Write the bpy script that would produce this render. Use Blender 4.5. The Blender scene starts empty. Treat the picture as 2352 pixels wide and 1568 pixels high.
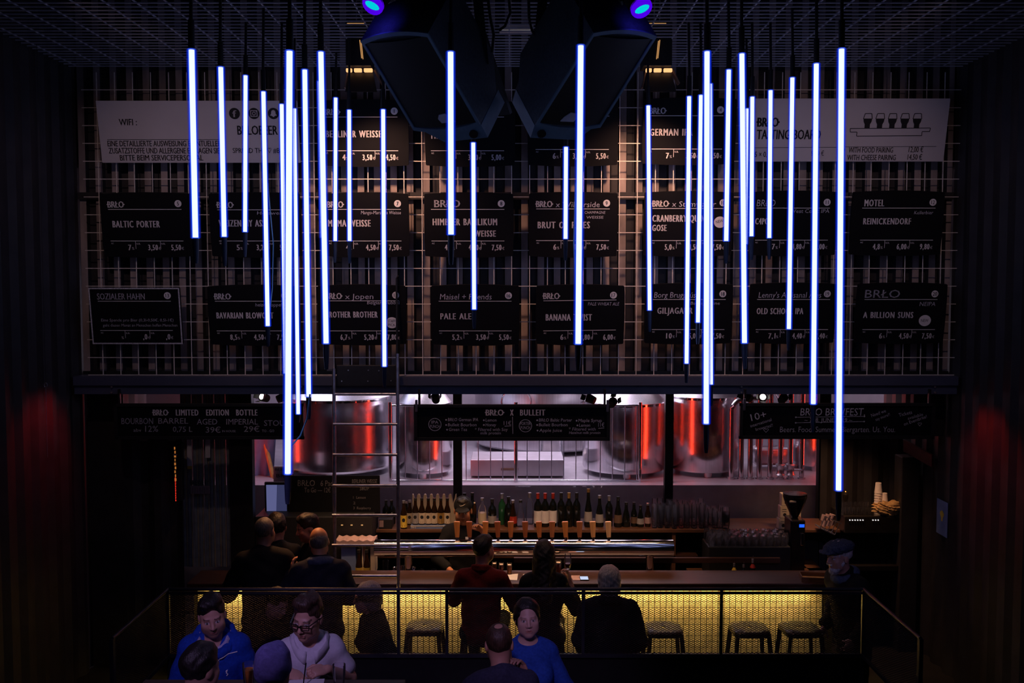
import bpy, bmesh, math, random
import numpy as np
from mathutils import Vector, Matrix, Euler
random.seed(7)
S = bpy.context.scene
COL = S.collection
PI = math.pi
R = math.radians

# ------------------------------------------------------------ camera
W_, H_, F = 2352.0, 1568.0, 2287.0
CAMZ, PITCH = 3.8, R(3.3)
cam_d = bpy.data.cameras.new('camera'); cam_d.sensor_width = 36.0; cam_d.lens = 36.0 * F / W_
cam_d.clip_end = 100
cam = bpy.data.objects.new('camera', cam_d); COL.objects.link(cam)
cam.location = (0, 0, CAMZ); cam.rotation_euler = (PI / 2 - PITCH, 0, 0)
S.camera = cam
def at(px, py, Y):
    """world point seen at photo pixel (px,py) that lies at distance Y in front of the camera"""
    dx, dy = (px - W_ / 2) / F, (H_ / 2 - py) / F
    d = Vector((dx, math.cos(PITCH) + dy * math.sin(PITCH), -math.sin(PITCH) + dy * math.cos(PITCH)))
    t = Y / d.y
    return Vector((d.x * t, Y, CAMZ + d.z * t))
def xs(px, Y): return at(px, 784, Y).x
def zs(py, Y): return at(1176, py, Y).z

# ------------------------------------------------------------ world, exposure
S.view_settings.view_transform = 'Standard'; S.view_settings.look = 'None'
S.view_settings.exposure = 0.0; S.view_settings.gamma = 1.0; S.view_settings.use_curve_mapping = False
w = bpy.data.worlds.new('world'); S.world = w; w.use_nodes = True
w.node_tree.nodes['Background'].inputs[0].default_value = (0.25, 0.25, 0.5, 1)
w.node_tree.nodes['Background'].inputs[1].default_value = 0.002

# ------------------------------------------------------------ lights of the room
def area(name, loc, target, sx, sy, color, power, spread=180):
    l = bpy.data.lights.new(name, 'AREA'); l.shape = 'RECTANGLE'; l.size = sx; l.size_y = sy
    l.color = color; l.energy = power; l.spread = R(spread)
    o = bpy.data.objects.new(name, l); COL.objects.link(o); o.location = loc
    o.rotation_euler = (Vector(target) - Vector(loc)).to_track_quat('-Z', 'Y').to_euler(); return o
def spot(name, loc, target, color, power, angle, blend=0.5, size=0.05):
    l = bpy.data.lights.new(name, 'SPOT'); l.color = color; l.energy = power
    l.spot_size = R(angle); l.spot_blend = blend; l.shadow_soft_size = size
    o = bpy.data.objects.new(name, l); COL.objects.link(o); o.location = loc
    o.rotation_euler = (Vector(target) - Vector(loc)).to_track_quat('-Z', 'Y').to_euler(); return o
WARM = (1.0, 0.52, 0.32)
# two barn-door stage lamps washing the corrugated wall
spot('stage_lamp_light', at(828, 212, 8.68), (-1.15, 9.45, 4.2), WARM, 92, 104, 1.0)
spot('stage_lamp_light', at(1514, 212, 8.68), (1.2, 9.45, 4.2), WARM, 92, 104, 1.0)
# rose spots, unseen, added under the ceiling mesh to brighten the outer boards
spot('stage_lamp_light', (-3.2, 6.6, 5.75), (-2.9, 9.5, 4.0), (1.0, 0.68, 0.66), 34, 75, 1.0)
spot('stage_lamp_light', (3.2, 6.6, 5.75), (2.9, 9.5, 4.0), (1.0, 0.68, 0.66), 34, 75, 1.0)
# two blue lamps at the ceiling beside the loudspeakers
spot('blue_lamp_light', at(856, 14, 5.72), at(890, 78, 6.0), (0.08, 0.05, 1.0), 2.2, 80, 1.0)
spot('blue_lamp_light', at(1474, 20, 5.72), at(1446, 78, 6.0), (0.08, 0.05, 1.0), 1.2, 80, 1.0)
# yellow light strip under the bar counter
area('counter_strip_light', (-0.02, 9.29, 0.938), (-0.02, 9.39, 0.74), 5.75, 0.02, (1.0, 0.64, 0.15), 36, 140)
# warm work lights above the bar
area('bar_work_light', (-0.2, 9.46, 2.72), (-0.2, 9.80, 1.1), 3.6, 0.05, (1.0, 0.55, 0.28), 16, 75)
area('bar_work_light', (3.25, 9.9, 2.70), (3.35, 10.3, 1.2), 0.4, 0.1, (1.0, 0.52, 0.26), 4, 80)
area('bar_work_light', (-2.0, 9.30, 2.72), (-1.85, 8.6, 1.6), 0.3, 0.05, (1.0, 0.42, 0.16), 2.2, 58)
# brewery ceiling lights, plus two small ones added to streak the tank fronts
area('brewery_light', (0.3, 13.0, 4.3), (0.3, 13.2, 1.5), 2.6, 2.0, (0.98, 0.82, 1.0), 150)
area('brewery_light', (-1.75, 11.5, 4.3), (-1.6, 12.2, 1.8), 0.35, 0.35, (1.0, 0.85, 1.0), 22)
area('brewery_light', (0.9, 11.5, 4.3), (1.0, 12.3, 1.8), 0.35, 0.35, (0.95, 0.85, 1.0), 22)
area('brewery_light', (-2.9, 12.6, 4.2), (-2.9, 12.7, 1.5), 0.8, 1.0, (0.7, 0.7, 1.0), 30)
area('brewery_light', (2.6, 13.4, 4.2), (2.6, 13.4, 1.5), 1.0, 1.0, (1.0, 0.75, 0.85), 12)
# violet fill spots, unseen, added behind the viewer to brighten the guests
spot('stage_lamp_light', (-1.9, 2.3, 4.6), (-1.6, 5.95, 1.75), (0.62, 0.42, 1.0), 215, 27, 0.9, 0.2)
spot('stage_lamp_light', (-0.4, 2.3, 4.6), (0.08, 6.3, 1.6), (0.68, 0.44, 0.95), 200, 18, 0.9, 0.2)
spot('stage_lamp_light', (2.2, 2.3, 4.6), (2.85, 8.5, 1.55), (0.55, 0.45, 1.0), 90, 11, 0.9, 0.2)
# red lamps on the two side walls
spot('red_lamp_light', (-3.55, 8.95, 2.9), (-4.2, 8.75, 2.2), (1.0, 0.03, 0.03), 13, 90, 0.8)
spot('red_lamp_light', (3.7, 8.9, 2.8), (4.22, 8.75, 2.2), (1.0, 0.04, 0.03), 12.0, 85, 0.8)

# ------------------------------------------------------------ materials
def mat(name, color, rough=0.5, metal=0.0, emit=None, strength=0.0, var=0.0, scale=12.0, bump=0.0, stretch=(1, 1, 1), spec=0.5, aniso=0.0):
    m = bpy.data.materials.new(name); m.use_nodes = True
    nt = m.node_tree; b = nt.nodes['Principled BSDF']
    b.inputs['Base Color'].default_value = (*color, 1); b.inputs['Roughness'].default_value = rough
    b.inputs['Metallic'].default_value = metal; b.inputs['Specular IOR Level'].default_value = spec
    if emit:
        b.inputs['Emission Color'].default_value = (*emit, 1); b.inputs['Emission Strength'].default_value = strength
    if var or bump:
        tc = nt.nodes.new('ShaderNodeTexCoord'); mp = nt.nodes.new('ShaderNodeMapping')
        mp.inputs['Scale'].default_value = stretch
        nz = nt.nodes.new('ShaderNodeTexNoise'); nz.inputs['Scale'].default_value = scale; nz.inputs['Detail'].default_value = 5
        nt.links.new(tc.outputs['Object'], mp.inputs[0]); nt.links.new(mp.outputs[0], nz.inputs['Vector'])
        if var:
            r = nt.nodes.new('ShaderNodeValToRGB')
            r.color_ramp.elements[0].position = 0.3; r.color_ramp.elements[1].position = 0.7
            r.color_ramp.elements[0].color = (*[c * (1 - var) for c in color], 1)
            r.color_ramp.elements[1].color = (*[min(1, c * (1 + var)) for c in color], 1)
            nt.links.new(nz.outputs['Fac'], r.inputs[0]); nt.links.new(r.outputs[0], b.inputs['Base Color'])
        if bump:
            bp = nt.nodes.new('ShaderNodeBump'); bp.inputs['Strength'].default_value = bump; bp.inputs['Distance'].default_value = 0.01
            nt.links.new(nz.outputs['Fac'], bp.inputs['Height']); nt.links.new(bp.outputs[0], b.inputs['Normal'])
    return m
def glassmat(name, tint, rough=0.03, ior=1.35, base=0.0):
    m = bpy.data.materials.new(name); m.use_nodes = True; nt = m.node_tree
    nt.nodes.remove(nt.nodes['Principled BSDF'])
    out = nt.nodes['Material Output']; mx = nt.nodes.new('ShaderNodeMixShader')
    t = nt.nodes.new('ShaderNodeBsdfTransparent'); t.inputs[0].default_value = (*tint, 1)
    g = nt.nodes.new('ShaderNodeBsdfGlossy'); g.inputs['Roughness'].default_value = rough
    fr = nt.nodes.new('ShaderNodeFresnel'); fr.inputs[0].default_value = ior
    nt.links.new(fr.outputs[0], mx.inputs[0]); nt.links.new(t.outputs[0], mx.inputs[1]); nt.links.new(g.outputs[0], mx.inputs[2])
    if base:
        df = nt.nodes.new('ShaderNodeBsdfTranslucent'); df.inputs[0].default_value = (0.9, 0.9, 0.95, 1); m2 = nt.nodes.new('ShaderNodeMixShader'); m2.inputs[0].default_value = base
        nt.links.new(mx.outputs[0], m2.inputs[1]); nt.links.new(df.outputs[0], m2.inputs[2]); nt.links.new(m2.outputs[0], out.inputs[0])
    else: nt.links.new(mx.outputs[0], out.inputs[0])
    return m
def glowmat(name, color, strength, clear=0.0):
    m = bpy.data.materials.new(name); m.use_nodes = True; nt = m.node_tree
    nt.nodes.remove(nt.nodes['Principled BSDF'])
    out = nt.nodes['Material Output']; e = nt.nodes.new('ShaderNodeEmission')
    e.inputs[0].default_value = (*color, 1); e.inputs[1].default_value = strength
    if clear:
        t = nt.nodes.new('ShaderNodeBsdfTransparent'); mx = nt.nodes.new('ShaderNodeMixShader'); mx.inputs[0].default_value = clear
        nt.links.new(e.outputs[0], mx.inputs[1]); nt.links.new(t.outputs[0], mx.inputs[2]); nt.links.new(mx.outputs[0], out.inputs[0])
    else: nt.links.new(e.outputs[0], out.inputs[0])
    return m
def skinmat(name):
    m = mat(name, (0.6, 0.4, 0.3), 0.5); nt = m.node_tree
    a = nt.nodes.new('ShaderNodeVertexColor'); a.layer_name = 'tone'
    nt.links.new(a.outputs[0], nt.nodes['Principled BSDF'].inputs['Base Color']); return m
M = {}
def D(k, *a, **kw): M[k] = mat(k, *a, **kw)
D('black_board', (0.0035, 0.0035, 0.006), 0.75, var=0.3, scale=5, spec=0.2)
D('black_frame', (0.010, 0.010, 0.012), 0.6, var=0.3)
D('white_letter', (0.92, 0.86, 0.88), 0.7)
D('chalk', (0.66, 0.64, 0.72), 0.9, var=0.35, scale=120)
D('faint_chalk', (0.16, 0.15, 0.17), 0.9, var=0.4, scale=120)
D('white_panel', (0.68, 0.62, 0.66), 0.55, var=0.04, scale=3)
D('black_letter', (0.01, 0.01, 0.014), 0.7)
D('grid_wire', (0.88, 0.78, 0.72), 0.5, 0.1, var=0.15, scale=30)
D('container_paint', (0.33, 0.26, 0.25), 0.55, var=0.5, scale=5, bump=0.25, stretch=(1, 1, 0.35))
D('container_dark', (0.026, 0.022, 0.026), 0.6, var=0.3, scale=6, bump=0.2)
D('container_red', (0.10, 0.012, 0.012), 0.5, var=0.3)  # dark board with the red lamplight put into its colour
D('steel_beam', (0.07, 0.078, 0.13), 0.5, var=0.2, scale=3, bump=0.1, stretch=(0.3, 1, 1))
D('black_steel', (0.012, 0.012, 0.014), 0.5, var=0.3)
D('ceiling_wire', (0.60, 0.58, 0.65), 0.5, 0.2, var=0.1)
D('black_void', (0.006, 0.006, 0.008), 0.9, var=0.3)
D('floor_dark', (0.012, 0.010, 0.010), 0.6, var=0.4, scale=4, bump=0.1)
D('stainless', (0.62, 0.60, 0.64), 0.16, 1.0, var=0.12, scale=9, stretch=(14, 14, 0.15), bump=0.02)
D('stainless_rough', (0.62, 0.60, 0.64), 0.34, 1.0, var=0.15, scale=9, stretch=(14, 14, 0.15), bump=0.03)
D('chrome', (0.75, 0.75, 0.78), 0.1, 1.0, var=0.05)
D('galvanised', (0.42, 0.42, 0.50), 0.35, 0.9, var=0.2, scale=25)
D('platform_steel', (0.40, 0.37, 0.42), 0.42, 0.4, var=0.12, scale=6)
D('brew_wall', (0.30, 0.27, 0.31), 0.7, var=0.1, scale=2)
D('bar_wood', (0.055, 0.024, 0.017), 0.42, var=0.4, scale=5, stretch=(0.6, 8, 8))
D('shelf_wood', (0.12, 0.052, 0.025), 0.5, var=0.35, scale=5, stretch=(0.6, 8, 8))
D('bar_front', (0.62, 0.55, 0.46), 0.6, var=0.2, scale=14)
D('bar_groove', (0.03, 0.025, 0.02), 0.8)
D('rail_steel', (0.05, 0.052, 0.065), 0.4, 0.4, var=0.2)
D('rail_mesh', (0.035, 0.033, 0.04), 0.45, 0.4, var=0.2)
for i, c in enumerate([(0.44, 0.17, 0.05), (0.25, 0.075, 0.03), (0.36, 0.12, 0.04), (0.30, 0.11, 0.045), (0.50, 0.26, 0.11), (0.58, 0.36, 0.20)]):
    D('handle_wood_%d' % i, c, 0.45, var=0.25, scale=7, stretch=(6, 6, 0.6))
D('bottle_brown', (0.022, 0.010, 0.004), 0.1, spec=0.5, var=0.2); D('bottle_dark', (0.008, 0.010, 0.009), 0.1, spec=0.5, var=0.2)
D('bottle_green', (0.02, 0.12, 0.05), 0.1, var=0.2)
D('paper_cream', (0.62, 0.52, 0.40), 0.8, var=0.08); D('paper_white', (0.75, 0.72, 0.74), 0.8, var=0.05)
D('paper_yellow', (0.75, 0.52, 0.06), 0.8, var=0.1); D('paper_grey', (0.34, 0.32, 0.33), 0.8, var=0.1)
D('kraft', (0.50, 0.30, 0.12), 0.85, var=0.3, scale=20, bump=0.3); D('card_pink', (0.45, 0.30, 0.30), 0.8, var=0.1)
D('card_blue', (0.15, 0.22, 0.45), 0.8, var=0.1)
D('foil_red', (0.55, 0.05, 0.03), 0.35, 0.4, var=0.1); D('foil_gold', (0.60, 0.38, 0.12), 0.3, 0.7, var=0.1)
D('cap_silver', (0.6, 0.6, 0.62), 0.3, 0.8, var=0.1); D('cap_black', (0.02, 0.02, 0.02), 0.4, var=0.1)
D('speaker_box', (0.05, 0.065, 0.085), 0.5, var=0.25, scale=60, bump=0.15)
D('speaker_trim', (0.10, 0.17, 0.24), 0.4, var=0.15)
D('speaker_grille', (0.004, 0.004, 0.005), 0.55, var=0.3, scale=200)
D('speaker_badge', (0.42, 0.42, 0.5), 0.4, var=0.1)
D('barn_door', (0.20, 0.12, 0.08), 0.5, 0.3, var=0.2); D('lamp_black', (0.015, 0.014, 0.014), 0.5, var=0.2)
D('tail_tube', (0.03, 0.045, 0.09), 0.3, var=0.2); D('cable_black', (0.012, 0.012, 0.016), 0.5, var=0.2)
D('cable_blue', (0.10, 0.25, 0.42), 0.4, var=0.1)
D('broom_wood', (0.55, 0.33, 0.10), 0.5, var=0.2, scale=6, stretch=(6, 6, 0.5))
D('strip_pvc', (0.26, 0.28, 0.30), 0.25, var=0.2); D('strip_edge', (0.36, 0.29, 0.20), 0.35, var=0.2)
D('plastic_white', (0.80, 0.70, 0.66), 0.5, var=0.06); D('plastic_black', (0.014, 0.012, 0.011), 0.25, var=0.2)
D('stool_metal', (0.06, 0.05, 0.045), 0.4, 0.6, var=0.3)
D('table_wood', (0.07, 0.045, 0.03), 0.5, var=0.3, scale=6, stretch=(0.6, 6, 6))
D('beer_amber', (0.45, 0.14, 0.02), 0.2, var=0.1); D('beer_red', (0.28, 0.04, 0.01), 0.2, var=0.1); D('beer_foam', (0.75, 0.62, 0.5), 0.9, var=0.1)
M['glass'] = glassmat('glass', (0.97, 0.97, 0.98)); M['glass_clear'] = glassmat('glass_clear', (0.98, 0.98, 1.0), 0.08, 1.32, 0.04)
M['tube_core'] = glowmat('tube_core', (0.78, 0.85, 1.0), 3.2); M['tube_sleeve'] = glowmat('tube_sleeve', (0.02, 0.10, 1.0), 1.3, 0.5); M['tube_haze'] = glowmat('tube_haze', (0.006, 0.03, 1.0), 0.45, 0.72)  # the blue shells carry the bloom round each tube as their own glow
M['lamp_glow'] = glowmat('lamp_glow', (1.0, 0.50, 0.20), 1.3); M['spot_glow'] = glowmat('spot_glow', (1.0, 0.9, 0.85), 4.0)
M['dim_glow'] = glowmat('dim_glow', (1.0, 0.50, 0.18), 0.6)
M['red_neon'] = glowmat('red_neon', (1.0, 0.045, 0.016), 16.0); M['yellow_neon'] = glowmat('yellow_neon', (1.0, 0.5, 0.05), 9.0)
M['cyan_led'] = glowmat('cyan_led', (0.0, 0.62, 0.72), 1.0); M['violet_led'] = glowmat('violet_led', (0.08, 0.0, 0.85), 0.9)
M['screen_blue'] = glowmat('screen_blue', (0.13, 0.14, 0.32), 0.75); M['screen_dim'] = glowmat('screen_dim', (0.045, 0.05, 0.13), 0.75)
M['display_blue'] = glowmat('display_blue', (0.02, 0.13, 1.0), 1.0); M['white_led'] = glowmat('white_led', (0.8, 0.75, 0.75), 0.9)
M['phone_glow'] = glowmat('phone_glow', (0.65, 0.75, 1.0), 0.9); M['ticker_red'] = glowmat('ticker_red', (1.0, 0.04, 0.02), 0.8)
M['ticker_amber'] = glowmat('ticker_amber', (0.6, 0.2, 0.04), 0.6); M['red_led'] = glowmat('red_led', (1.0, 0.02, 0.02), 0.9)
M['strip_led'] = glowmat('strip_led', (1.0, 0.82, 0.40), 2.0)
M['skin'] = skinmat('skin')
for k in ('stainless', 'stainless_rough'):                # brushed round the vessel, so highlights run upright
    nt = M[k].node_tree; b = nt.nodes['Principled BSDF']; tg = nt.nodes.new('ShaderNodeTangent'); tg.direction_type = 'RADIAL'; tg.axis = 'Z'
    nt.links.new(tg.outputs[0], b.inputs['Tangent']); b.inputs['Anisotropic'].default_value = 0.85; b.inputs['Roughness'].default_value = 0.2 if k == 'stainless' else 0.32

# ------------------------------------------------------------ mesh helpers
class MB:
    def __init__(s): s.v = []; s.f = []; s.m = []; s.cur = 0
    def add(s, vs, fs):
        o = len(s.v); s.v += [tuple(v) for v in vs]
        for f in fs: s.f.append([i + o for i in f]); s.m.append(s.cur)
        return s
    def box(s, x0, x1, y0, y1, z0, z1):
        return s.add([(x0, y0, z0), (x1, y0, z0), (x1, y1, z0), (x0, y1, z0), (x0, y0, z1), (x1, y0, z1), (x1, y1, z1), (x0, y1, z1)],
                     [(0, 3, 2, 1), (4, 5, 6, 7), (0, 1, 5, 4), (1, 2, 6, 5), (2, 3, 7, 6), (3, 0, 4, 7)])
    def bbox(s, x0, x1, y0, y1, z0, z1, b=0.01, seg=2):
        bm = bmesh.new(); bmesh.ops.create_cube(bm, size=1)
        for v in bm.verts: v.co = Vector(((x0 + x1) / 2 + v.co.x * (x1 - x0), (y0 + y1) / 2 + v.co.y * (y1 - y0), (z0 + z1) / 2 + v.co.z * (z1 - z0)))
        bmesh.ops.bevel(bm, geom=bm.edges[:], offset=b, segments=seg, affect='EDGES', profile=0.5)
        bm.verts.index_update(); s.add([v.co for v in bm.verts], [[v.index for v in f.verts] for f in bm.faces]); bm.free(); return s
    def bar(s, a, b, w, h=None, up=(0, 0, 1)):
        a, b = Vector(a), Vector(b); h = h or w; d = (b - a).normalized(); u = Vector(up)
        if abs(d.dot(u)) > 0.98: u = Vector((0, 1, 0))
        x = d.cross(u).normalized() * w / 2; y = x.cross(d).normalized() * h / 2
        vs = [p + q for p in (a, b) for q in (-x - y, x - y, x + y, -x + y)]
        return s.add(vs, [(0, 1, 2, 3), (7, 6, 5, 4), (0, 4, 5, 1), (1, 5, 6, 2), (2, 6, 7, 3), (3, 7, 4, 0)])
    def tube(s, pts, r, n=8, caps=True):
        pts = [Vector(p) for p in pts]; rr = r if isinstance(r, (list, tuple)) else [r] * len(pts); vs = []; fs = []
        for i, p in enumerate(pts):
            d = (pts[min(i + 1, len(pts) - 1)] - pts[max(i - 1, 0)]).normalized()
            u = Vector((0, 0, 1)) if abs(d.z) < 0.95 else Vector((0, 1, 0))
            x = d.cross(u).normalized(); y = x.cross(d)
            for k in range(n):
                a = 2 * PI * k / n; vs.append(p + (x * math.cos(a) + y * math.sin(a)) * rr[i])
        for i in range(len(pts) - 1):
            for k in range(n): fs.append((i * n + k, i * n + (k + 1) % n, (i + 1) * n + (k + 1) % n, (i + 1) * n + k))
        if caps: fs.append(tuple(range(n))[::-1]); fs.append(tuple(range((len(pts) - 1) * n, len(pts) * n)))
        return s.add(vs, fs)
    def lathe(s, prof, c=(0, 0, 0), n=14, sq=1.0):
        vs = []; fs = []
        for r, z in prof:
            for k in range(n):
                a = 2 * PI * k / n; vs.append((c[0] + r * math.cos(a), c[1] + sq * r * math.sin(a), c[2] + z))
        for i in range(len(prof) - 1):
            for k in range(n): fs.append((i * n + k, i * n + (k + 1) % n, (i + 1) * n + (k + 1) % n, (i + 1) * n + k))
        fs.append(tuple(range(n))[::-1]); fs.append(tuple(range((len(prof) - 1) * n, len(prof) * n)))
        return s.add(vs, fs)
    def prism(s, poly, fn, t):
        """closed polygon poly [(a,b)] mapped by fn(a,b,depth) at depth 0 and t"""
        n = len(poly); vs = [fn(a, b, 0) for a, b in poly] + [fn(a, b, t) for a, b in poly]
        return s.add(vs, [tuple(range(n)), tuple(range(2 * n - 1, n - 1, -1))] + [(i, i + n, (i + 1) % n + n, (i + 1) % n) for i in range(n)])
    def hexa(s, p): return s.add(p, [(0, 3, 2, 1), (4, 5, 6, 7), (0, 1, 5, 4), (1, 2, 6, 5), (2, 3, 7, 6), (3, 0, 4, 7)])
    def build(s, name, m, parent=None, smooth=None, flip=True):
        me = bpy.data.meshes.new(name); me.from_pydata(s.v, [], s.f); me.update()
        for x in (m if isinstance(m, (list, tuple)) else [m]): me.materials.append(M[x] if isinstance(x, str) else x)
        if any(s.m): me.polygons.foreach_set('material_index', s.m)
        if flip:
            bm = bmesh.new(); bm.from_mesh(me); bmesh.ops.recalc_face_normals(bm, faces=bm.faces); bm.to_mesh(me); bm.free()
        if smooth:
            me.polygons.foreach_set('use_smooth', [True] * len(me.polygons)); me.set_sharp_from_angle(angle=R(smooth))
        o = bpy.data.objects.new(name, me); COL.objects.link(o)
        if parent: o.parent = parent
        return o
def tag(o, label=None, cat=None, group=None, kind=None):
    if label: o['label'] = label
    if cat: o['category'] = cat
    if group: o['group'] = group
    if kind: o['kind'] = kind
    return o
def thing(name, loc, label, cat, group=None, rot=(0, 0, 0)):
    o = bpy.data.objects.new(name, None); o.empty_display_size = 0.1; COL.objects.link(o)
    o.location = loc; o.rotation_euler = rot; return tag(o, label, cat, group)
def struct(o): o['kind'] = 'structure'; return o
def copy_tree(o, parent=None):
    c = o.copy(); COL.objects.link(c)
    if parent: c.parent = parent
    for ch in list(o.children): copy_tree(ch, c)
    return c
def cyl(r, h, z=0, bev=0.0): return [(r - bev, z), (r, z + bev), (r, z + h - bev), (r - bev, z + h)]

# ------------------------------------------------------------ lettering
_tc = {}
def glyphs(s, weight, wide=False):
    k = (s, weight, wide)
    if k not in _tc:
        c = bpy.data.curves.new('t', 'FONT'); c.body = s; c.size = 1.0; c.offset = weight; c.resolution_u = 2; c.space_character = 1.22 if wide else 1.0; c.space_word = 1.3 if wide else 1.0; c.fill_mode = 'FRONT'
        o = bpy.data.objects.new('t', c); me = bpy.data.meshes.new_from_object(o)
        v = np.zeros(len(me.vertices) * 3); me.vertices.foreach_get('co', v)
        _tc[k] = (v.reshape(-1, 3)[:, :2].copy(), [tuple(p.vertices) for p in me.polygons])
        bpy.data.objects.remove(o); bpy.data.curves.remove(c); bpy.data.meshes.remove(me)
    return _tc[k]
_h = glyphs('H', 0.0)[0]; CAP = _h[:, 1].max() - _h[:, 1].min()
def text(mb, s, fn, x0, x1, yb, h, weight=0.0, shear=0.0, rot=0.0, cond=0.62):
    """string s set from x0 to x1 (pixels of the photo) on baseline yb with capital height h; fn maps pixels to the sign"""
    bold = weight > 0.015; v, fs = glyphs(s, min(weight, 0.0), bold)
    if not len(v): return
    lo, hi = v[:, 0].min(), v[:, 0].max(); sy = h / CAP
    sx = (x1 - x0) / max(hi - lo, 1e-4) if x1 is not None else sy * cond
    ca, sa = math.cos(R(rot)), math.sin(R(rot))
    k = 0.048 * h if bold else max(weight, 0) * 3.2 * h
    for q in ((-k, 0, k) if k else (0,)):
        out = []
        for a, b in v:
            u = (a - lo) * sx + b * sy * shear + q; t = -b * sy
            out.append(fn(x0 + u * ca + t * sa, yb - u * sa + t * ca))
        mb.add(out, fs)
def logo(mb, fn, x0, x1, yb, h):
    text(mb, 'BRŁO', fn, x0, x1, yb, h, 0.015)
    q = (x1 - x0)
    for a, b in ((x0 - 0.06 * q, x0 + 0.05 * q), (x1 - 0.05 * q, x1 + 0.06 * q)):
        mb.add([fn(a, yb - h * 0.60), fn(b, yb - h * 0.60), fn(b, yb - h * 0.42), fn(a, yb - h * 0.42)], [(0, 3, 2, 1)])
def rule(mb, fn, x0, y0, x1, y1, w=1.3):
    d = Vector((x1 - x0, y1 - y0)).normalized(); n = Vector((-d.y, d.x)) * w / 2
    mb.add([fn(x0 + n.x, y0 + n.y), fn(x1 + n.x, y1 + n.y), fn(x1 - n.x, y1 - n.y), fn(x0 - n.x, y0 - n.y)], [(0, 1, 2, 3)])
def disc(mb, fn, cx, cy, r, n=20, ry=None):
    mb.add([fn(cx + r * math.cos(2 * PI * k / n), cy + (ry or r) * math.sin(2 * PI * k / n)) for k in range(n)], [tuple(range(n))])
def ring(mb, fn, cx, cy, r, w, n=28):
    vs = [fn(cx + q * math.cos(2 * PI * k / n), cy + q * math.sin(2 * PI * k / n)) for q in (r, r - w) for k in range(n)]
    mb.add(vs, [(k, (k + 1) % n, n + (k + 1) % n, n + k) for k in range(n)])
# ------------------------------------------------------------ the setting
XL, XR, YW = -4.15, 4.22, 9.62
def corrugated(name, m, along, a0, a1, z0, z1, fixed, sgn, pitch=0.278, dep=0.040, thick=0.004, seq=((0.070, 0), (0.069, 1), (0.070, 1), (0.069, 0))):
    """container sheet: along 'x' (fixed Y, ribs toward -Y*sgn) or 'y' (fixed X)"""
    prof = []; t = a0
    k = 0; d = 0.0
    prof.append((t, 0.0))
    while t < a1:
        w, nd = seq[k % 4]; t = min(t + w * pitch / 0.278, a1); prof.append((t, nd * dep)); k += 1
    mb = MB(); n = len(prof); vs = []
    for dd in (0, thick):
        for z in (z0, z1):
            for (q, e) in prof: vs.append((q, fixed + sgn * (e + dd), z) if along == 'x' else (fixed + sgn * (e + dd), q, z))
    fs = []
    for i in range(n - 1):
        fs += [(i, i + 1, n + i + 1, n + i), (2 * n + i, 3 * n + i, 3 * n + i + 1, 2 * n + i + 1)]
    mb.add(vs, fs)
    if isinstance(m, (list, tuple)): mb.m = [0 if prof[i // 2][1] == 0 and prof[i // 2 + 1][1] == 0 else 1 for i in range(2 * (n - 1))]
    return struct(mb.build(name, m, flip=False))
mb = MB(); mb.box(XL - 0.3, XR + 0.3, 2.0, 7.98, 0.0, 0.4); mb.box(XL - 0.3, XR + 0.3, 7.98, 11.3, -0.1, 0.0)
struct(mb.build('floor', 'floor_dark'))
struct(MB().box(XL - 0.3, XR + 0.3, 2.0, 12.0, 6.5, 6.6).build('ceiling', 'black_void'))
corrugated('wall_left', 'container_dark', 'y', 2.0, 11.3, 0.0, 6.5, XL, -1)
corrugated('wall_right', 'container_dark', 'y', 2.0, 11.3, 0.0, 6.5, XR, 1)
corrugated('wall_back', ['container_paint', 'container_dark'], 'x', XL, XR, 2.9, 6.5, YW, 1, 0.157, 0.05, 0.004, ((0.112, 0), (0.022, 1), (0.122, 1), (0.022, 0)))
struct(MB().box(XL, XR, 9.60, 11.2, 2.90, 2.96).build('trim_3', 'black_steel'))
corrugated('wall_back_left', 'container_dark', 'x', xs(281, 9.7), xs(413, 9.7), 0.0, zs(1000, 9.7), 9.7, 1)
struct(MB().box(XL, xs(281, 9.7), 9.68, 9.74, 0.0, 2.9).build('wall_back_left_end', 'container_dark'))
corrugated('wall_back_right', 'container_dark', 'x', xs(1890, 10.7), XR + 0.3, 0.0, zs(1000, 10.7), 10.7, 1)
struct(MB().box(xs(2098, 9.7), XR, 9.66, 9.74, zs(1000, 9.7), 2.9).build('wall_back_right_end', 'container_dark'))
# steel beam above the bar opening, with its bolts
zb0, zb1 = zs(905, 9.4), zs(864, 9.4)
mb = MB(); mb.box(XL, XR, 9.40, 9.60, zb0, zb1); mb.box(XL, XR, 9.375, 9.40, zb0 + 0.085, zb1)
beam = struct(mb.build('trim_1', 'steel_beam'))
for px in (257, 693, 1703, 2147):
    for py in (888, 901):
        p = at(px, py, 9.395); mb = MB(); mb.tube([p, p + Vector((0, -0.012, 0))], 0.009, 8); mb.build('bolt', 'cap_silver', beam)
mb = MB(); mb.box(XL, XR, 9.575, 9.615, zs(458, 9.6), zs(442, 9.6)); struct(mb.build('trim_2', 'container_dark'))
# dark columns between the panes; the last is added to hide a red tube
for i, (a, b, Y, lo) in enumerate([(522, 575, 9.95, 0.0), (1040, 1060, 10.95, 1.1), (1530, 1549, 10.95, 1.1), (1886, 1912, 10.95, 1.1)]):
    struct(MB().box(xs(a, Y), xs(b, Y), Y, Y + 0.10, lo, 2.9).build('column', 'black_steel'))
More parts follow.
